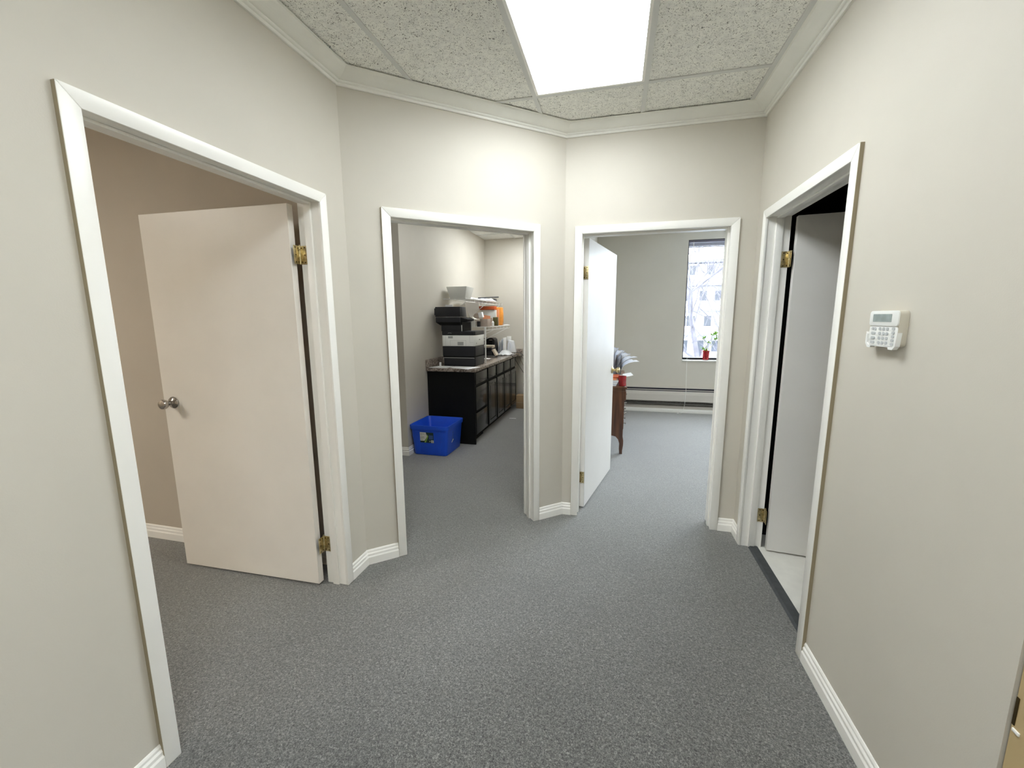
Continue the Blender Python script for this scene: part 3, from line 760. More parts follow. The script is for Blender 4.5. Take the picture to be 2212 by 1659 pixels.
text_mesh('label_lettering', 'SENO', .020, INK, TM @ Matrix.Translation((-.101, Ytx-.0004, .240)) @ Matrix.Rotation(R(90-3.7), 4, 'X'), lab)
text_mesh('label_lettering', 'TM', .008, INK, TM @ Matrix.Translation((-.044, Ytx-.0004, .240)) @ Matrix.Rotation(R(90-3.7), 4, 'X'), lab)
def rec_marks():
    m = MB(TM)
    def X(z): return (.39+(.435-.39)*(z-.015)/.27)/2 + .0008
    for k in range(3):
        z0 = .235-k*.028; y0 = -.07
        m.tube([(X(z0), y0, z0), (X(z0+.012), y0+.018, z0+.010), (X(z0-.004), y0+.030, z0-.002)], .0016, 5)
        m.tube([(X(z0-.01), y0+.006, z0-.010), (X(z0-.002), y0+.022, z0-.004)], .0016, 5)
    m.build('moulded_marks', LBLBL, tub)
    z0 = .130; MB(TM).hexa([(X(z0), -.085, z0), (X(z0), -.075, z0-.006), (X(z0+.03), -.030, z0+.022), (X(z0+.03), -.040, z0+.03)], [(X(z0)+.001, -.085, z0), (X(z0)+.001, -.075, z0-.006), (X(z0+.03)+.001, -.030, z0+.022), (X(z0+.03)+.001, -.040, z0+.03)]).build('white_sticker', LBLWH, tub)
rec_marks()

# wire shelves
def wire_shelf(x0, x1, y0, y1, z, label, bracket_ys, drop):
    s = thing('wire_shelf', ((x0+x1)/2, (y0+y1)/2, z), label, 'wire shelf')
    d = MB(); n = int((y1-y0)/.034)
    for i in range(n+1):
        y = y0+(y1-y0)*i/n; d.tube([(x0+.004, y, z), (x1-.004, y, z)], .0016, 5)
    for x in (x0+.005, (x0+x1)/2): d.tube([(x, y0, z-.003), (x, y1, z-.003)], .0028, 6)
    d.build('shelf_wires', WIRE, s)
    l_ = MB(); l_.tube([(x1, y0, z), (x1, y1, z)], .0038, 6); l_.tube([(x1, y0, z-.040), (x1, y1, z-.040)], .0038, 6)
    m = max(2, int((y1-y0)/.17))
    for i in range(m+1):
        y = y0+(y1-y0)*i/m; l_.tube([(x1, y, z), (x1, y, z-.040)], .0034, 6)
    l_.build('front_lip', WIRE, s)
    for y in bracket_ys: MB().tube([(x0+.004, y, z-drop), (x1-.01, y, z-.036)], .0045, 6).build('bracket', WIRE, s)
    for i in range(5): MB().box(x0-.0, x0+.01, y0+.05+i*(y1-y0-.1)/4-.006, y0+.05+i*(y1-y0-.1)/4+.006, z-.012, z+.008).build('wall_clip', WIRE, s)
    return s
ZT, ZL = 1.735, 1.372
s1 = wire_shelf(XW, -1.85, 5.04, 6.80, ZT, 'upper white wire shelf on the copy room wall, holding the square planter', (5.10, 5.95, 6.7), .26)
s2 = wire_shelf(XW, -1.62, 5.085, 6.42, ZL, 'lower white wire shelf on the copy room wall, crowded with boxes', (5.6, 6.30), .30)
MB().box(-1.612, -1.596, 5.062, 5.078, ZW, ZL+.005).build('shelf_post', WIRE, label='slim white upright post standing on the worktop right of the printer', cat='post', bevel=.002)

# square planter on the upper shelf
def tapered(x0, x1, y0, y1, z0, z1, top, m, name, label, cat, th=.006, parent=None):
    b = MB(); e = top
    o0 = [(x0+e, y0+e, z0), (x1-e, y0+e, z0), (x1-e, y1-e, z0), (x0+e, y1-e, z0)]
    o1 = [(x0, y0, z1), (x1, y0, z1), (x1, y1, z1), (x0, y1, z1)]
    i1 = [(x0+th, y0+th, z1), (x1-th, y0+th, z1), (x1-th, y1-th, z1), (x0+th, y1-th, z1)]
    i0 = [(x0+e+th, y0+e+th, z0+th), (x1-e-th, y0+e+th, z0+th), (x1-e-th, y1-e-th, z0+th), (x0+e+th, y1-e-th, z0+th)]
    fs = [(3, 2, 1, 0)]+[(i, (i+1) % 4, 4+(i+1) % 4, 4+i) for i in range(4)]+[(4+i, 4+(i+1) % 4, 8+(i+1) % 4, 8+i) for i in range(4)]+[(8+i, 8+(i+1) % 4, 12+(i+1) % 4, 12+i) for i in range(4)]+[(12, 13, 14, 15)]
    b.add(o0+o1+i1+i0, fs)
    return b.build(name, m, parent, bevel=.002, label=label, cat=cat)
tapered(-2.115, -1.84, 5.06, 5.34, ZT+.003, 1.885, .035, WPLASTIC, 'planter', 'empty square white tapered planter on the upper wire shelf', 'planter')

def crumple(name, m, x0, x1, y0, y1, z0, hgt, label, cat, seed, n=7, th=.0012, parent=None):
    rnd = random.Random(seed); g = []
    for i in range(n):
        row = []
        for j in range(n):
            u, v = i/(n-1), j/(n-1); e = math.sin(math.pi*u)*math.sin(math.pi*v)
            row.append((x0+(x1-x0)*u+rnd.uniform(-.008, .008), y0+(y1-y0)*v+rnd.uniform(-.008, .008), z0+.003+hgt*(.15*rnd.random()+.85*e*rnd.uniform(.55, 1))))
        g.append(row)
    b = MB(); b.sheet(g, th)
    return b.build(name, m, parent, label=label, cat=cat)
ZT1 = ZT+.003
# upper shelf clutter
crumple('plastic_mailer', PAPER, -2.12, -1.86, 5.42, 5.88, ZT1, .05, 'crumpled white plastic mailer right behind the square planter', 'mailer', 3)
crumple('plastic_mailer', PAPERB, -2.10, -1.87, 5.92, 6.32, ZT1, .06, 'grey-blue crumpled mailer in the middle of the upper wire shelf', 'mailer', 4)
crumple('plastic_mailer', PAPER, -2.10, -1.88, 6.36, 6.62, ZT1, .09, 'white folded mailer at the far end of the upper wire shelf', 'mailer', 5)
MB().tube([(-2.05, 6.16, 1.79), (-1.93, 6.42, 1.81), (-1.875, 6.66, 1.825)], .011, 8).build('paper_roll', CHARC2, label='thin dark paper roll lying over the mailers on the upper shelf', cat='paper roll')
MB().box(-2.06, -1.93, 6.64, 6.76, ZT1, 1.80).build('grey_box', CHARC2, label='small dark grey box at the far end of the upper shelf', cat='box', bevel=.003)
# lower shelf clutter
ZL1 = ZL+.003
MB().lathe([(.001, 0), (.062, 0), (.074, .10), (.084, .205), (.088, .21), (.088, .222), (.080, .222), (.070, .02), (.001, .015)], (-2.05, 5.20, ZL1), n=28).build('plastic_tub', OFFWH, label='round white plastic tub on the lower shelf behind the printer top', cat='tub')
MB().box(-2.155, -2.13, 5.11, 5.12, ZL1, 1.66).box(-2.155, -2.05, 5.105, 5.115, 1.60, 1.66).build('white_folder', PAPER, label='white folder standing behind the printer beside the round tub', cat='folder')
def tilted_box(name, c, dims, rz, rx, m, label, cat, bevel=.0015, parent=None):
    M = Matrix.Translation(c) @ Matrix.Rotation(rz, 4, 'Z') @ Matrix.Rotation(rx, 4, 'Y'); a, b_, d = dims
    return MB(M).box(-a/2, a/2, -b_/2, b_/2, 0, d).build(name, m, parent, bevel=bevel, label=label, cat=cat)
cb = tilted_box('cardboard_box', (-1.685, 5.33, ZL1), (.105, .13, .100), 0, 0, KRAFT2, 'small plain brown cardboard box near the front of the lower shelf', 'box')
b = MB(); g0 = ZL1
wb = thing('paper_carton', (-1.70, 5.28, ZL1+.1), 'open white carton with printed lid tilted on the lower shelf, above the brown box', 'carton')
MWB = Matrix.Translation((-1.745, 5.28, ZL1+.104)) @ Matrix.Rotation(R(8), 4, 'Z') @ Matrix.Rotation(R(-14), 4, 'Y')
MB(MWB).box(-.100, .050, -.05, .06, .010, .075).build('carton_body', KRAFT2, wb, bevel=.001)
MB(MWB).box(-.102, .052, -.052, .062, .075, .078).box(.050, .053, -.055, .062, .008, .076).box(.004, .052, -.056, -.052, .008, .078).build('carton_lid', PAPER, wb)
MB(MWB).hexa([(-.115, -.052, .022), (.00, -.052, -.004), (.00, -.050, -.004), (-.115, -.050, .022)], [(-.105, -.10, .024), (.01, -.085, -.002), (.01, -.083, -.002), (-.105, -.098, .024)]).build('carton_flap', PAPER, wb)
wc = tapered(-1.880, -1.775, 5.16, 5.27, ZL1, ZL1+.075, .012, OFFWH, 'plastic_basket', 'small white open basket at the near end of the lower shelf', 'basket', th=.004)
for k in range(4):
    tilted_box('receipt', (-1.855+.016*k, 5.215, ZL1+.01), (.001, .07, .078+.004*k), R(10*k-15), R(4*k-6), (PAPER, SALMON, PAPERB, PAPER)[k],
               ('white receipt leftmost in the small basket', 'pink receipt slip standing in the small basket', 'bluish receipt slip standing in the small basket', 'tall white receipt rightmost in the small basket')[k], 'receipt', bevel=0)
tilted_box('ink_cartridge', (-1.745, 5.24, ZL1), (.03, .07, .07), 0, 0, CHARC, 'black ink cartridge between the basket and the brown box', 'cartridge')
MB().lathe([(.001, 0), (.018, 0), (.018, .055), (.008, .062), (.008, .072), (.001, .073)], (-1.665, 5.62, ZL1), n=16).build('correction_bottle', OFFWH, label='small white bottle right of the brown cardboard box', cat='bottle')
tilted_box('olive_carton', (-1.69, 5.85, ZL1), (.07, .07, .125), R(8), 0, OLIVE, 'narrow dark olive carton on the lower shelf before the grey binder', 'carton')
tilted_box('olive_carton', (-1.725, 5.76, ZL1), (.03, .07, .115), R(8), 0, KRAFT2, 'narrow tan carton leaning against the dark olive carton', 'carton')
tilted_box('salmon_envelope', (-1.77, 5.62, ZL1+.02), (.10, .003, .13), R(12), R(9), SALMON, 'salmon pink envelope standing behind the brown box', 'envelope', bevel=0)
tilted_box('ring_binder', (-1.90, 6.22, ZL1), (.23, .06, .235), R(0), 0, WPLASTIC, 'grey-white binder standing on the lower shelf beside the orange jug', 'binder')
tilted_box('long_carton', (-1.97, 6.24, ZL1+.238), (.34, .13, .055), R(0), 0, ORED, 'flat orange-red carton lying on top of the grey binder', 'carton')
oj = thing('orange_case', (-1.765, 6.32, ZL1), 'tall bright orange plastic case at the far end of the lower shelf', 'case')
MB().prism([(x-1.765, y+6.32) for x, y in rr(-.055, .055, -.045, .045, .018)], ZL1, ZL1+.275).build('case_body', ORANGE, oj, bevel=.012, seg=3)
MB().box(-1.712, -1.706, 6.29, 6.35, ZL1+.04, ZL1+.20).build('case_latch', ORANGE, oj, bevel=.002)
MB().box(-1.785, -1.755, 6.272, 6.278, ZL1+.01, ZL1+.25).build('case_ridge', SALMON, oj, bevel=.002)
crumple('paper_pad', PAPER, -1.74, -1.63, 6.38, 6.42, ZL1, .012, 'loose white papers at the far tip of the lower wire shelf', 'papers', 11, n=4)

# things on the worktop behind the printer
bt = thing('desktop_machine', (-1.90, 6.52, ZW), 'black desktop machine standing at the back of the worktop', 'office machine')
MB().box(-2.10, -1.91, 6.40, 6.64, ZW, 1.165).build('machine_body', BLACKM, bt, bevel=.006)
MB().hexa([(-1.91, 6.42, ZW), (-1.86, 6.42, ZW), (-1.86, 6.62, ZW), (-1.91, 6.62, ZW)], [(-1.91, 6.42, 1.16), (-1.89, 6.42, 1.15), (-1.89, 6.62, 1.15), (-1.91, 6.62, 1.16)]).build('machine_side', CHARC, bt)
MB().box(-1.96, -1.912, 6.396, 6.40, 1.135, 1.143).build('chrome_strip', STEEL, bt)
mt = thing('franking_machine', (-1.79, 5.98, ZW), 'beige and black franking machine on the worktop beside the white post', 'office machine')
MB().box(-1.90, -1.735, 5.88, 5.98, ZW, ZW+.028).build('machine_base', CHARC2, mt, bevel=.003)
MB().box(-1.905, -1.73, 5.872, 5.99, ZW+.012, ZW+.018).build('base_plate', GREYL, mt)
MB().prism([(x-1.82, y+5.95) for x, y in rr(-.065, .065, -.055, .055, .03)], ZW+.028, ZW+.10).build('roll_housing', CHARC, mt, bevel=.008)
MB().hexa([(-1.775, 5.90, ZW+.11), (-1.755, 5.90, ZW+.12), (-1.755, 6.03, ZW+.12), (-1.775, 6.03, ZW+.11)], [(-1.72, 5.90, ZW+.02), (-1.70, 5.90, ZW+.03), (-1.70, 6.03, ZW+.03), (-1.72, 6.03, ZW+.02)]).build('side_flap', BEIGE_PL, mt)
MB().prism([(x-1.845, y+5.99) for x, y in rr(-.09, .085, -.06, .06, .02)], ZW+.135, ZW+.175).build('top_cover', BEIGE_PL, mt, bevel=.006)
MB().hexa([(-1.93, 5.89, ZW+.09), (-1.78, 5.89, ZW+.128), (-1.78, 6.03, ZW+.128), (-1.93, 6.03, ZW+.09)], [(-1.93, 5.89, ZW+.115), (-1.78, 5.89, ZW+.148), (-1.78, 6.03, ZW+.148), (-1.93, 6.03, ZW+.115)]).build('black_arm', CHARC, mt, bevel=.002)
MB().box(-1.93, -1.78, 5.93, 6.03, ZW+.02, ZW+.14).build('machine_column', CHARC, mt)
# paper bag and files
fb = thing('paper_files', (-1.72, 6.55, ZW), 'upright white paper files standing against the wall end of the worktop', 'files')
for k in range(4):
    M = Matrix.Translation((-1.850+.03*k, 6.60, ZW)) @ Matrix.Rotation(R(7-2*k), 4, 'Y')
    MB(M).box(-.004, .004, -.09, .09, 0, .20+.02*k).build('file', (PAPERB, PAPER, PAPERB, PAPER)[k], fb)
pb = thing('paper_bag', (-1.69, 6.68, ZW), 'white plastic carrier bag standing behind the crumpled clear bag', 'bag')
MB().hexa([(-1.77, 6.715, ZW), (-1.60, 6.715, ZW), (-1.60, 6.82, ZW), (-1.77, 6.82, ZW)], [(-1.735, 6.73, ZW+.22), (-1.635, 6.73, ZW+.20), (-1.635, 6.80, ZW+.20), (-1.735, 6.80, ZW+.22)]).build('bag_body', BAGM, pb, bevel=.02, seg=3)
MB().tube([(-1.73, 6.705, ZW+.06), (-1.725, 6.703, ZW+.15), (-1.705, 6.703, ZW+.185), (-1.685, 6.703, ZW+.15), (-1.68, 6.705, ZW+.06)], .005, 6).build('bag_handle', PAPERB, pb)
MB().box(-1.76, -1.69, 6.75, 6.79, ZW+.20, ZW+.275).build('boxed_lid', OFFWH, pb, bevel=.004)
crumple('clear_bag', BAGM, -1.78, -1.58, 6.22, 6.49, ZW, .10, 'crumpled clear plastic bag lying on the worktop near the far wall', 'plastic bag', 21, n=9)
crumple('paper_scrap', PAPER, -1.82, -1.72, 5.60, 5.68, ZW, .01, 'small torn white scrap on the worktop in front of the franking machine', 'paper scrap', 22, n=4)
def cable(name, pts, r, m, label):
    # smooth through Catmull-Rom
    P = [Vector(p) for p in pts]; P = [P[0]]+P+[P[-1]]; out = []
    for i in range(1, len(P)-2):
        for k in range(6):
            t = k/6; a, b_, c, d = P[i-1], P[i], P[i+1], P[i+2]
            out.append(.5*((2*b_)+(c-a)*t+(2*a-5*b_+4*c-d)*t*t+(3*b_-a-3*c+d)*t**3))
    out.append(P[-2])
    return MB().tube(out, r, 6).build(name, m, label=label, cat='cable')
cable('power_cable', [(-1.74, 6.02, ZW+.006), (-1.66, 6.10, ZW+.006), (-1.56, 6.12, ZW+.012), (-1.515, 6.17, .90), (-1.47, 6.30, .78), (-1.44, 6.50, .64), (-1.40, 6.66, .53), (-1.33, 6.74, .46)], .0042, CABLE, 'thick black cable drooping from the worktop edge towards the heater')
cable('power_cable', [(-1.62, 6.68, ZW+.006), (-1.54, 6.66, ZW+.010), (-1.49, 6.66, .905), (-1.43, 6.72, .83), (-1.34, 6.80, .76)], .004, CABLE, 'short black cable running off the far worktop end to the right')
cable('power_cable', [(-1.55, 6.50, ZW+.006), (-1.50, 6.52, .90), (-1.475, 6.60, .78), (-1.42, 6.70, .64), (-1.35, 6.77, .56)], .003, CABLEB, 'thin brown cable hanging down beside the far cabinet')
cable('power_cable', [(-1.56, 6.55, ZW+.006), (-1.50, 6.58, .895), (-1.455, 6.70, .80), (-1.40, 6.78, .62)], .0022, CABLEB, 'finest brown wire hanging behind the brown cable')

# box on the floor at the far wall
bx = thing('cardboard_carton', (-1.35, 6.62, 0), 'brown cardboard carton on the floor at the far wall of the copy room', 'carton')
MB().box(-1.56, -1.12, 6.555, 6.72, 0, .22).build('carton_body', KRAFT, bx, bevel=.002)
MB().box(-1.555, -1.125, 6.553, 6.556, .10, .103).build('carton_crease', KRAFT2, bx)
MB().hexa([(-1.50, 5.86, .0), (-1.40, 5.86, .0), (-1.40, 5.88, .0), (-1.50, 5.88, .0)], [(-1.50, 5.86, .002), (-1.40, 5.86, .002), (-1.40, 5.88, .002), (-1.50, 5.88, .002)]).build('paper_strip', PAPER, label='thin white paper strip on the copy room carpet near the doorway edge', cat='paper')

# ------------------------------------------------------------------ baseboard heaters
def heater(x0, x1, label, yb=6.848):
    h = thing('baseboard_heater', ((x0+x1)/2, yb-.04, 0), label, 'heater')
    yf = yb-.075
    MB().box(x0, x1, yb-.012, yb, .0, .405).build('back_plate', HEAT, h)
    MB().box(x0, x1, yb-.060, yb-.012, .388, .400).build('top_rail', HEAT, h)
    MB().box(x0, x1, yb-.055, yb-.012, .176, .386).build('dark_core', HEATD, h)
    MB().box(x0, x1, yb-.066, yb-.060, .352, .362).build('damper_blade', HEAT, h)
    MB().hexa([(x0, yf+.004, .285), (x1, yf+.004, .285), (x1, yf+.012, .285), (x0, yf+.012, .285)], [(x0, yf+.010, .338), (x1, yf+.010, .338), (x1, yf+.016, .338), (x0, yf+.016, .338)]).build('front_cover', HEAT, h)
    MB().hexa([(x0, yf+.010, .180), (x1, yf+.010, .180), (x1, yf+.016, .180), (x0, yf+.016, .180)], [(x0, yf+.004, .286), (x1, yf+.004, .286), (x1, yf+.012, .286), (x0, yf+.012, .286)]).build('front_cover', HEAT, h)
    f = MB(); n = int((x1-x0)/.012)
    for i in range(n):
        x = x0+.01+i*.012; f.box(x, x+.0006, yb-.052, yb-.014, .100, .165)
    f.tube([(x0, yb-.034, .13), (x1, yb-.034, .13)], .011, 8)
    fo = f.build('fins', HEATF, h); fo['kind'] = 'stuff'
    MB().box(x0, x1, yf+.004, yb-.012, .0, .018).box(x0, x1, yf+.002, yf+.008, .0, .062).build('bottom_rail', TRIM, h, bevel=.002)
    MB().box(x0, x0+.012, yf+.004, yb, 0, .40).build('end_cap', HEAT, h)
    return h
heater(-.30, 4.29, 'long cream baseboard heater under the office window')
heater(-1.50, -.43, 'cream baseboard heater on the far wall of the copy room')

# ------------------------------------------------------------------ windows
def window(name, x0, x1):
    w = thing(name, ((x0+x1)/2, YF+.08, WZ0), kind='structure')
    MB().box(x0-.0, x1+.0, YF-.022, YF+.11, WZ0-.022, WZ0).build('sill', TRIM, w, bevel=.003)
    yg = YF+.10
    f = MB(); t = .028
    f.box(x0, x0+t, yg, yg+.05, WZ0, WZ1); f.box(x1-t, x1, yg, yg+.05, WZ0, WZ1); f.box(x0+t, x1-t, yg, yg+.05, WZ1-t, WZ1); f.box(x0+t, x1-t, yg, yg+.05, WZ0, WZ0+t)
    f.build('window_frame', BLINDD, w, bevel=.002)
    MB().box(x0+t, x1-t, yg+.02, yg+.024, WZ0+t, WZ1-t).build('glass_pane', GLASS, w)
    return w
window('window_1', 1.02, 2.30); window('window_2', 2.72, 4.0)
def blind(x0, x1, label):
    b = thing('venetian_blind', ((x0+x1)/2, YF+.05, WZ1), label, 'blind')
    MB().box(x0+.01, x1-.01, YF+.022, YF+.062, WZ1-.038, WZ1-.006).build('head_rail', BLIND, b, bevel=.002)
    MB().box(x0+.008, x1-.008, YF+.018, YF+.066, WZ1-.008, WZ1-.001).build('head_channel', BLINDD, b)
    for k in range(8):
        z = WZ1-.046-k*.0062; MB().box(x0+.015, x1-.015, YF+.022+(k % 2)*.002, YF+.060, z-.0012, z+.0012).build('slat', BLIND if k % 3 else BLINDD, b)
    MB().box(x0+.015, x1-.015, YF+.024, YF+.058, WZ1-.108, WZ1-.096).build('bottom_rail', BLIND, b, bevel=.003)
    MB().box(x0+.07, x0+.078, YF+.018, YF+.024, WZ1-.10, WZ1-.03).build('tilt_clip', BEIGE_PL, b)
    return b
b1 = blind(1.02, 2.30, 'raised aluminium blind stacked at the top of the window behind the doorway')
blind(2.72, 4.0, 'raised aluminium blind stacked at the top of the far right window')
MB().tube([(1.095, YF+.016, WZ1-.04), (1.09, YF+.012, 1.6), (1.088, YF-.028, .86), (1.088, YF-.055, .7), (1.092, YF-.082, .35), (1.085, YF-.088, .14), (1.06, YF-.10, .02), (1.03, YF-.13, .006), (.995, YF-.15, .006)], .0022, 6).build('lift_cord', OFFWH, b1)
MB().lathe([(.001, 0), (.005, .002), (.007, .02), (.005, .032), (.001, .034)], (1.0, YF-.145, .007), (-1, -.4, 0), 10).build('cord_tassel', OFFWH, b1)

# potted plant on the sill
pp = thing('potted_plant', (1.362, YF-.0, WZ0), 'small green plant in a glossy red pot on the office window sill', 'potted plant')
yy = YF+.035
MB().lathe([(.001, 0), (.038, 0), (.041, .004), (.054, .128), (.060, .130), (.060, .142), (.052, .142), (.050, .125), (.001, .122)], (1.366, yy, WZ0), n=28).build('pot', RED, pp)
rnd = random.Random(5)
stems = [[(1.366, yy, .95), (1.362, yy, 1.02), (1.375, yy+.01, 1.05), (1.40, yy, 1.10)],
         [(1.385, yy, .95), (1.41, yy-.01, 1.03), (1.44, yy, 1.09), (1.425, yy, 1.16), (1.44, yy, 1.21), (1.48, yy, 1.235)],
         [(1.385, yy, .95), (1.425, yy, 1.00), (1.475, yy, 1.10), (1.50, yy, 1.17), (1.495, yy, 1.24)],
         [(1.35, yy, .95), (1.34, yy, 1.0), (1.335, yy, 1.02)], [(1.37, yy, .95), (1.345, yy, 1.08), (1.325, yy, 1.16)]]
def leafshape(mb, c, d, L, w, rnd):
    c = Vector(c); d = Vector(d).normalized(); s = d.cross(Vector((rnd.uniform(-.3, .3), -1, rnd.uniform(-.3, .3)))).normalized(); n_ = s.cross(d)*.15*L
    g = [[c, c, c], [c+d*L*.35-s*w*.5+n_, c+d*L*.35, c+d*L*.35+s*w*.5+n_], [c+d*L*.7-s*w*.4+n_, c+d*L*.7-n_*.3, c+d*L*.7+s*w*.4+n_], [c+d*L, c+d*L, c+d*L]]
    g[0] = [c-s*.001, c, c+s*.001]; g[3] = [c+d*L-s*.001, c+d*L, c+d*L+s*.001]
    mb.sheet(g, .0008)
for i, s in enumerate(stems):
    MB().tube(s, .0032, 6).build('stem', STEM, pp)
tips = [((1.366, .0, .955), 9, .06), ((1.40, 0, 1.10), 3, .035), ((1.44, 0, 1.21), 4, .035), ((1.48, 0, 1.235), 6, .045), ((1.495, 0, 1.22), 7, .05), ((1.325, 0, 1.16), 5, .04), ((1.335, 0, 1.01), 4, .045), ((1.49, 0, 1.15), 5, .04)]
for (x, _, z), n_, L in tips:
    for k in range(n_):
        m = MB(); leafshape(m, (x, yy, z), (rnd.uniform(-1, 1), rnd.uniform(-.5, .5), rnd.uniform(-.35, 1)), L*rnd.uniform(.7, 1.15), .018, rnd); m.build('leaf', GREEN, pp)

# ------------------------------------------------------------------ desk and its load
dk = thing('wooden_desk', (-.07, 5.25, 0), 'dark walnut desk with curved apron and cabriole feet behind the open office door', 'desk')
dx0, dx1, dy0, dy1 = -.29, .125, 4.53, 5.95
def end_panel(y0, y1):
    # solid end with a scalloped lower edge running into the two feet (outline in x,z)
    pts = [(dx0+.01, .70), (dx0+.01, .20)]
    # left foot
    pts += [(dx0+.005, .14), (dx0+.02, .06), (dx0+.012, 0), (dx0+.045, 0), (dx0+.050, .06), (dx0+.062, .13), (dx0+.085, .185), (dx0+.12, .205)]
    pts += [(dx1-.13, .205), (dx1-.085, .195), (dx1-.058, .165), (dx1-.044, .12), (dx1-.045, .06), (dx1-.040, 0), (dx1-.010, 0), (dx1-.010, .04), (dx1-.002, .10), (dx1-.001, .15), (dx1-.010, .20), (dx1-.006, .50), (dx1-.002, .70)]
    b = MB(); b.hexa([(x, y0, z) for x, z in pts], [(x, y1, z) for x, z in pts]); return b
end_panel(dy0, dy0+.03).build('end_panel', WOOD, dk); end_panel(dy1-.03, dy1).build('end_panel', WOOD, dk)
MB().box(dx0-.005, dx1+.018, dy0-.018, dy1+.018, .728, .75).build('desk_top', WOOD, dk, bevel=.006)
MB().box(dx0, dx1+.006, dy0-.006, dy1+.006, .700, .728).build('top_moulding', WOOD, dk, bevel=.004)
MB().box(dx0+.01, dx0+.03, dy0+.03, dy1-.03, .25, .70).build('back_panel', WOOD, dk)
MB().box(dx0+.03, dx1-.02, dy0+.03, dy1-.03, .24, .26).build('bottom_panel', WOOD, dk)
MB().box(dx1-.004, dx1+.012, dy0, dy0+.045, .60, .70).build('corner_block', WOOD, dk, bevel=.003)
for j, yy0 in enumerate((dy0+.05, dy0+.52, dy0+.99)):
    for zz in (.27, .385, .50, .60):
        dr = MB().box(dx1-.03, dx1-.004, yy0, yy0+.40, zz, zz+(.105 if zz < .6 else .095)).build('drawer', WOOD, dk, bevel=.003)
        for q in (.08, .32):
            MB().lathe([(.001, 0), (.010, 0), (.010, .003), (.004, .005), (.004, .014), (.010, .018), (.009, .026), (.001, .028)], (dx1-.004, yy0+q, zz+.05), (1, 0, 0), 14).build('knob', STEEL, dr)
ZD = .75
MB().lathe([(.001, 0), (.036, 0), (.040, .003), (.043, .104), (.0435, .106), (.040, .106), (.037, .012), (.001, .010)], (.092, 4.60, ZD), n=32).build('red_tumbler', RED, label='dark red glass candle tumbler on the near corner of the desk', cat='tumbler')
st = thing('paper_stack', (-.05, 4.62, ZD), 'stack of white papers lying on the desk beside the red tumbler', 'paper stack')
for k in range(5):
    M = Matrix.Translation((-.075+.003*k, 4.66, ZD+.012*k)) @ Matrix.Rotation(R(2*k-4), 4, 'Z')
    MB(M).box(-.11, .11, -.10, .14, 0, .011).build('paper_bundle', (PAPER, PAPERB, PAPER, PAPERB, PAPER)[k], st)
MB().box(-.17, .03, 4.58, 4.82, ZD+.062, ZD+.078).build('orange_folder', SALMON, label='orange folder lying on the white paper stack', cat='folder')
MB(Matrix.Translation((-.03, 4.72, ZD+.079)) @ Matrix.Rotation(R(6), 4, 'Z')).box(-.12, .10, -.12, .12, 0, .012).build('orange_folder', ORED, label='topmost red-orange folder of the pile behind the red tumbler', cat='folder')
g = []
for i in range(6):
    t = i/5; g.append([(.10+.11*t, 4.70, ZD+.085+.02*t*t), (.10+.10*t, 4.82, ZD+.085+.02*t*t), (.10+.09*t, 4.93, ZD+.085+.02*t)])
MB().sheet(g, .0015).build('paper_sheet', PAPER, origin=(.15, 4.8, ZD+.08), label='white sheet sticking out past the desk edge behind the red tumbler', cat='paper')
MB().box(.055, .12, 4.72, 4.92, ZD, ZD+.075).build('document_box', OFFWH, label='low white document box under the protruding sheet on the desk', cat='box', bevel=.003)
# upright file holder with fanned papers
fh = thing('file_holder', (.03, 5.02, ZD), 'black upright file holder with white papers fanning out to the right', 'file holder')
for k in range(4):
    MB().box(-.075+.05*k, -.071+.05*k, 4.95, 5.14, ZD, ZD+.30).build('divider', CHARC, fh)
MB().box(-.09, .09, 4.95, 5.14, ZD, ZD+.008).build('holder_base', CHARC, fh)
for k in range(15):
    x0 = -.085+.0115*k; bend = .01+.155*(k/14)**1.2; h_ = .40-.006*k+.02*math.sin(k*2.1)
    g = []
    for i in range(9):
        t = i/8; tt = max(0, t-.42)/.58
        g.append([(x0+bend*tt**1.6+(5.05-y)*(.05+.45*tt), y, ZD+.01+h_*t-.45*bend*tt**2.4+.006*math.sin(3*y*20+k)*tt) for y in (4.965, 5.03, 5.09, 5.13)])
    MB().sheet(g, .0012).build('fanned_paper', PAPERB if k % 3 == 1 else PAPER, fh)
MB().lathe([(.001, 0), (.022, 0), (.024, .004), (.006, .01), (.005, .035), (.012, .045), (.001, .052)], (.115, 5.0, ZD), n=16).build('desk_ornament', OLIVE, label='small dark metal ornament between the file holder and the desk edge', cat='ornament')

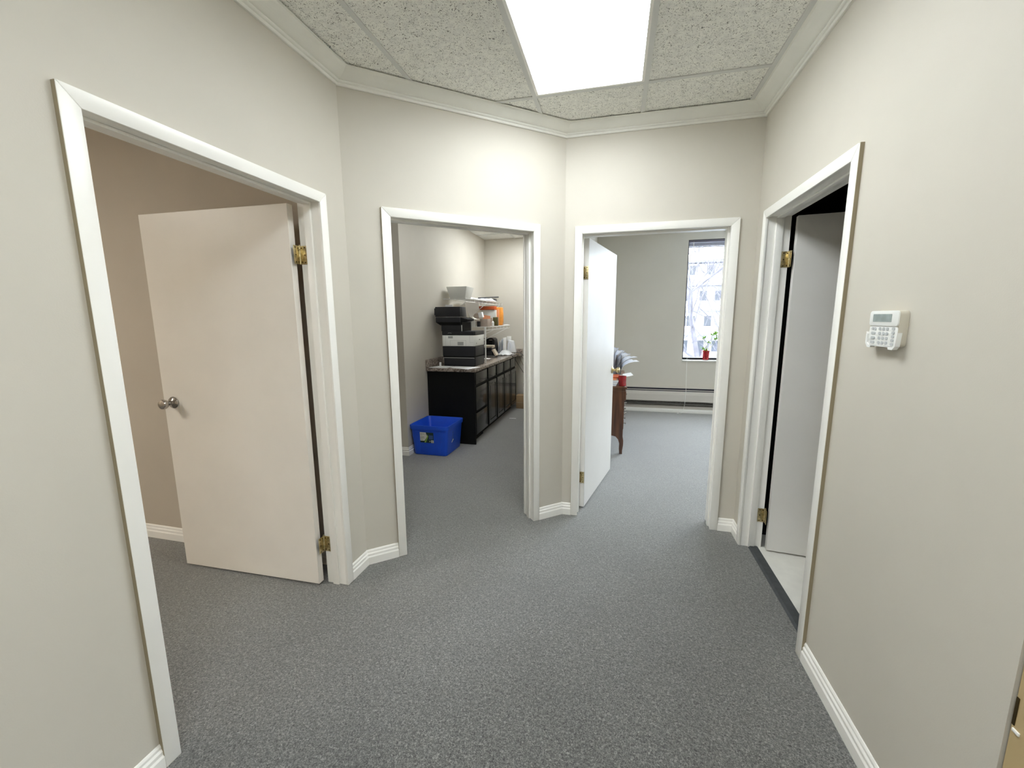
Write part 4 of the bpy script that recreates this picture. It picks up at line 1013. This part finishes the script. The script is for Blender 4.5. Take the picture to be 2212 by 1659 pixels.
# ------------------------------------------------------------------ outside
MB().box(-60, 90, 7.2, 130, -3.3, -3.2).build('ground', SNOW, kind='structure')
bd = thing('apartment_building', (14, 52, -3.2), 'pale apartment block with balconies seen through the office window', 'building')
BY = 50
MB().box(-20, 60, BY, BY+12, -3.2, 7.2).build('facade', FACADE, bd)
MB().box(-20.5, 60.5, BY-1.2, BY+12, 7.2, 7.5).build('roof', SLABM, bd)
for fl in range(4):
    z = -3.2+fl*2.7
    if fl: MB().box(-20, 60, BY-1.3, BY, z-.12, z+.10).build('balcony_slab', SLABM, bd)
    if fl: MB().box(-20, 60, BY-1.3, BY-1.24, z+.10, z+1.0).build('balustrade', FACADE, bd)
    for k in range(6):
        x = 2+k*4.2+.6*(fl % 2)
        wn_ = MB().box(x, x+1.7, BY-.06, BY+.02, z+.9, z+2.1).build('window', FGLASS, bd)
        MB().box(x+.82, x+.88, BY-.10, BY-.05, z+.9, z+2.1).box(x-.08, x, BY-.1, BY, z+.85, z+2.15).box(x+1.7, x+1.78, BY-.1, BY, z+.85, z+2.15).build('mullion', FACADE, wn_)
        if k % 2 == 0: MB().box(x-1.5, x-.8, BY-.06, BY+.02, z+.1, z+2.1).build('balcony_door', FGLASS, bd)

def tree(name, base, h, seed, label, lean=(0, 0)):
    rnd = random.Random(seed); t = thing(name, base, label, 'tree'); tr = MB(); br = MB()
    cnt = [0]
    def grow(p, d, L, r, depth, mb):
        pts = [Vector(p)]; q = Vector(p); dd = Vector(d).normalized(); n = 5; rs = [r]
        for i in range(n):
            dd = (dd+Vector((rnd.uniform(-.16, .16), rnd.uniform(-.16, .16), rnd.uniform(-.05, .14)))*(1 if depth else .35)).normalized()
            q = q+dd*L/n; pts.append(q.copy()); rs.append(r*(1-.55*(i+1)/n))
        mb.tube(pts, rs, 7 if depth < 2 else 4, caps=depth < 2)
        if depth >= 4 or cnt[0] > 900: return
        cnt[0] += 1
        k = (9, 6, 4, 3)[depth]
        for i in range(k):
            u = rnd.uniform(.25, 1); idx = min(n, int(u*n)); a = rnd.uniform(0, 2*math.pi)
            side = Vector((math.cos(a), math.sin(a), 0)); nd = (dd*rnd.uniform(.35, .8)+side*rnd.uniform(.5, .9)+Vector((0, 0, .15))).normalized()
            grow(pts[idx], nd, L*rnd.uniform(.42, .66), max(.010, rs[idx]*rnd.uniform(.40, .6)), depth+1, br if depth >= 0 else mb)
    grow(base, (lean[0], lean[1], 1), h*.62, h*.0125, 0, tr)
    tr.build('trunk', BARK, t); b_ = br.build('branches', BARK, t); b_['kind'] = 'stuff'
tree('bare_tree', (3.9, 19, -3.2), 11.5, 12, 'bare winter tree close outside the office window', lean=(-.14, 0))
tree('bare_tree', (7.2, 30, -3.2), 13, 33, 'further bare winter tree standing before the apartment block', lean=(.05, 0))

def car(loc, rz, m, label):
    c = thing('parked_car', loc, label, 'car'); M = Matrix.Translation(loc) @ Matrix.Rotation(rz, 4, 'Z')
    prof = [(-2.2, .35), (2.2, .35), (2.25, .6), (2.1, .82), (1.15, .93), (.45, 1.38), (-1.0, 1.42), (-1.75, 1.0), (-2.2, .92)]
    MB(M).hexa([(x, -.85, z) for x, z in prof], [(x, .85, z) for x, z in prof]).build('car_body', m, c, bevel=.06, seg=2, angle=20)
    for s in (-1, 1): MB(M).hexa([(x, s*.86, z) for x, z in ((-1.45, 1.0), (.85, .98), (.38, 1.32), (-.98, 1.35))], [(x, s*.865, z) for x, z in ((-1.45, 1.0), (.85, .98), (.38, 1.32), (-.98, 1.35))]).build('side_window', FGLASS, c)
    for x in (-1.35, 1.4):
        for s in (-1, 1):
            w = MB(M).lathe([(.12, 0), (.31, 0), (.33, .03), (.33, .17), (.31, .2), (.12, .2)], (x, s*.88-(.2 if s > 0 else 0)+0, .33), (0, 1, 0), 20).build('wheel', TYRE, c)
car((6.6, 31.5, -3.2), R(4), CARP, 'blue-grey parked car on the snowy ground nearest the window view')
car((5.2, 37.5, -3.2), R(-3), FACADE, 'pale parked car further back in front of the apartment block')
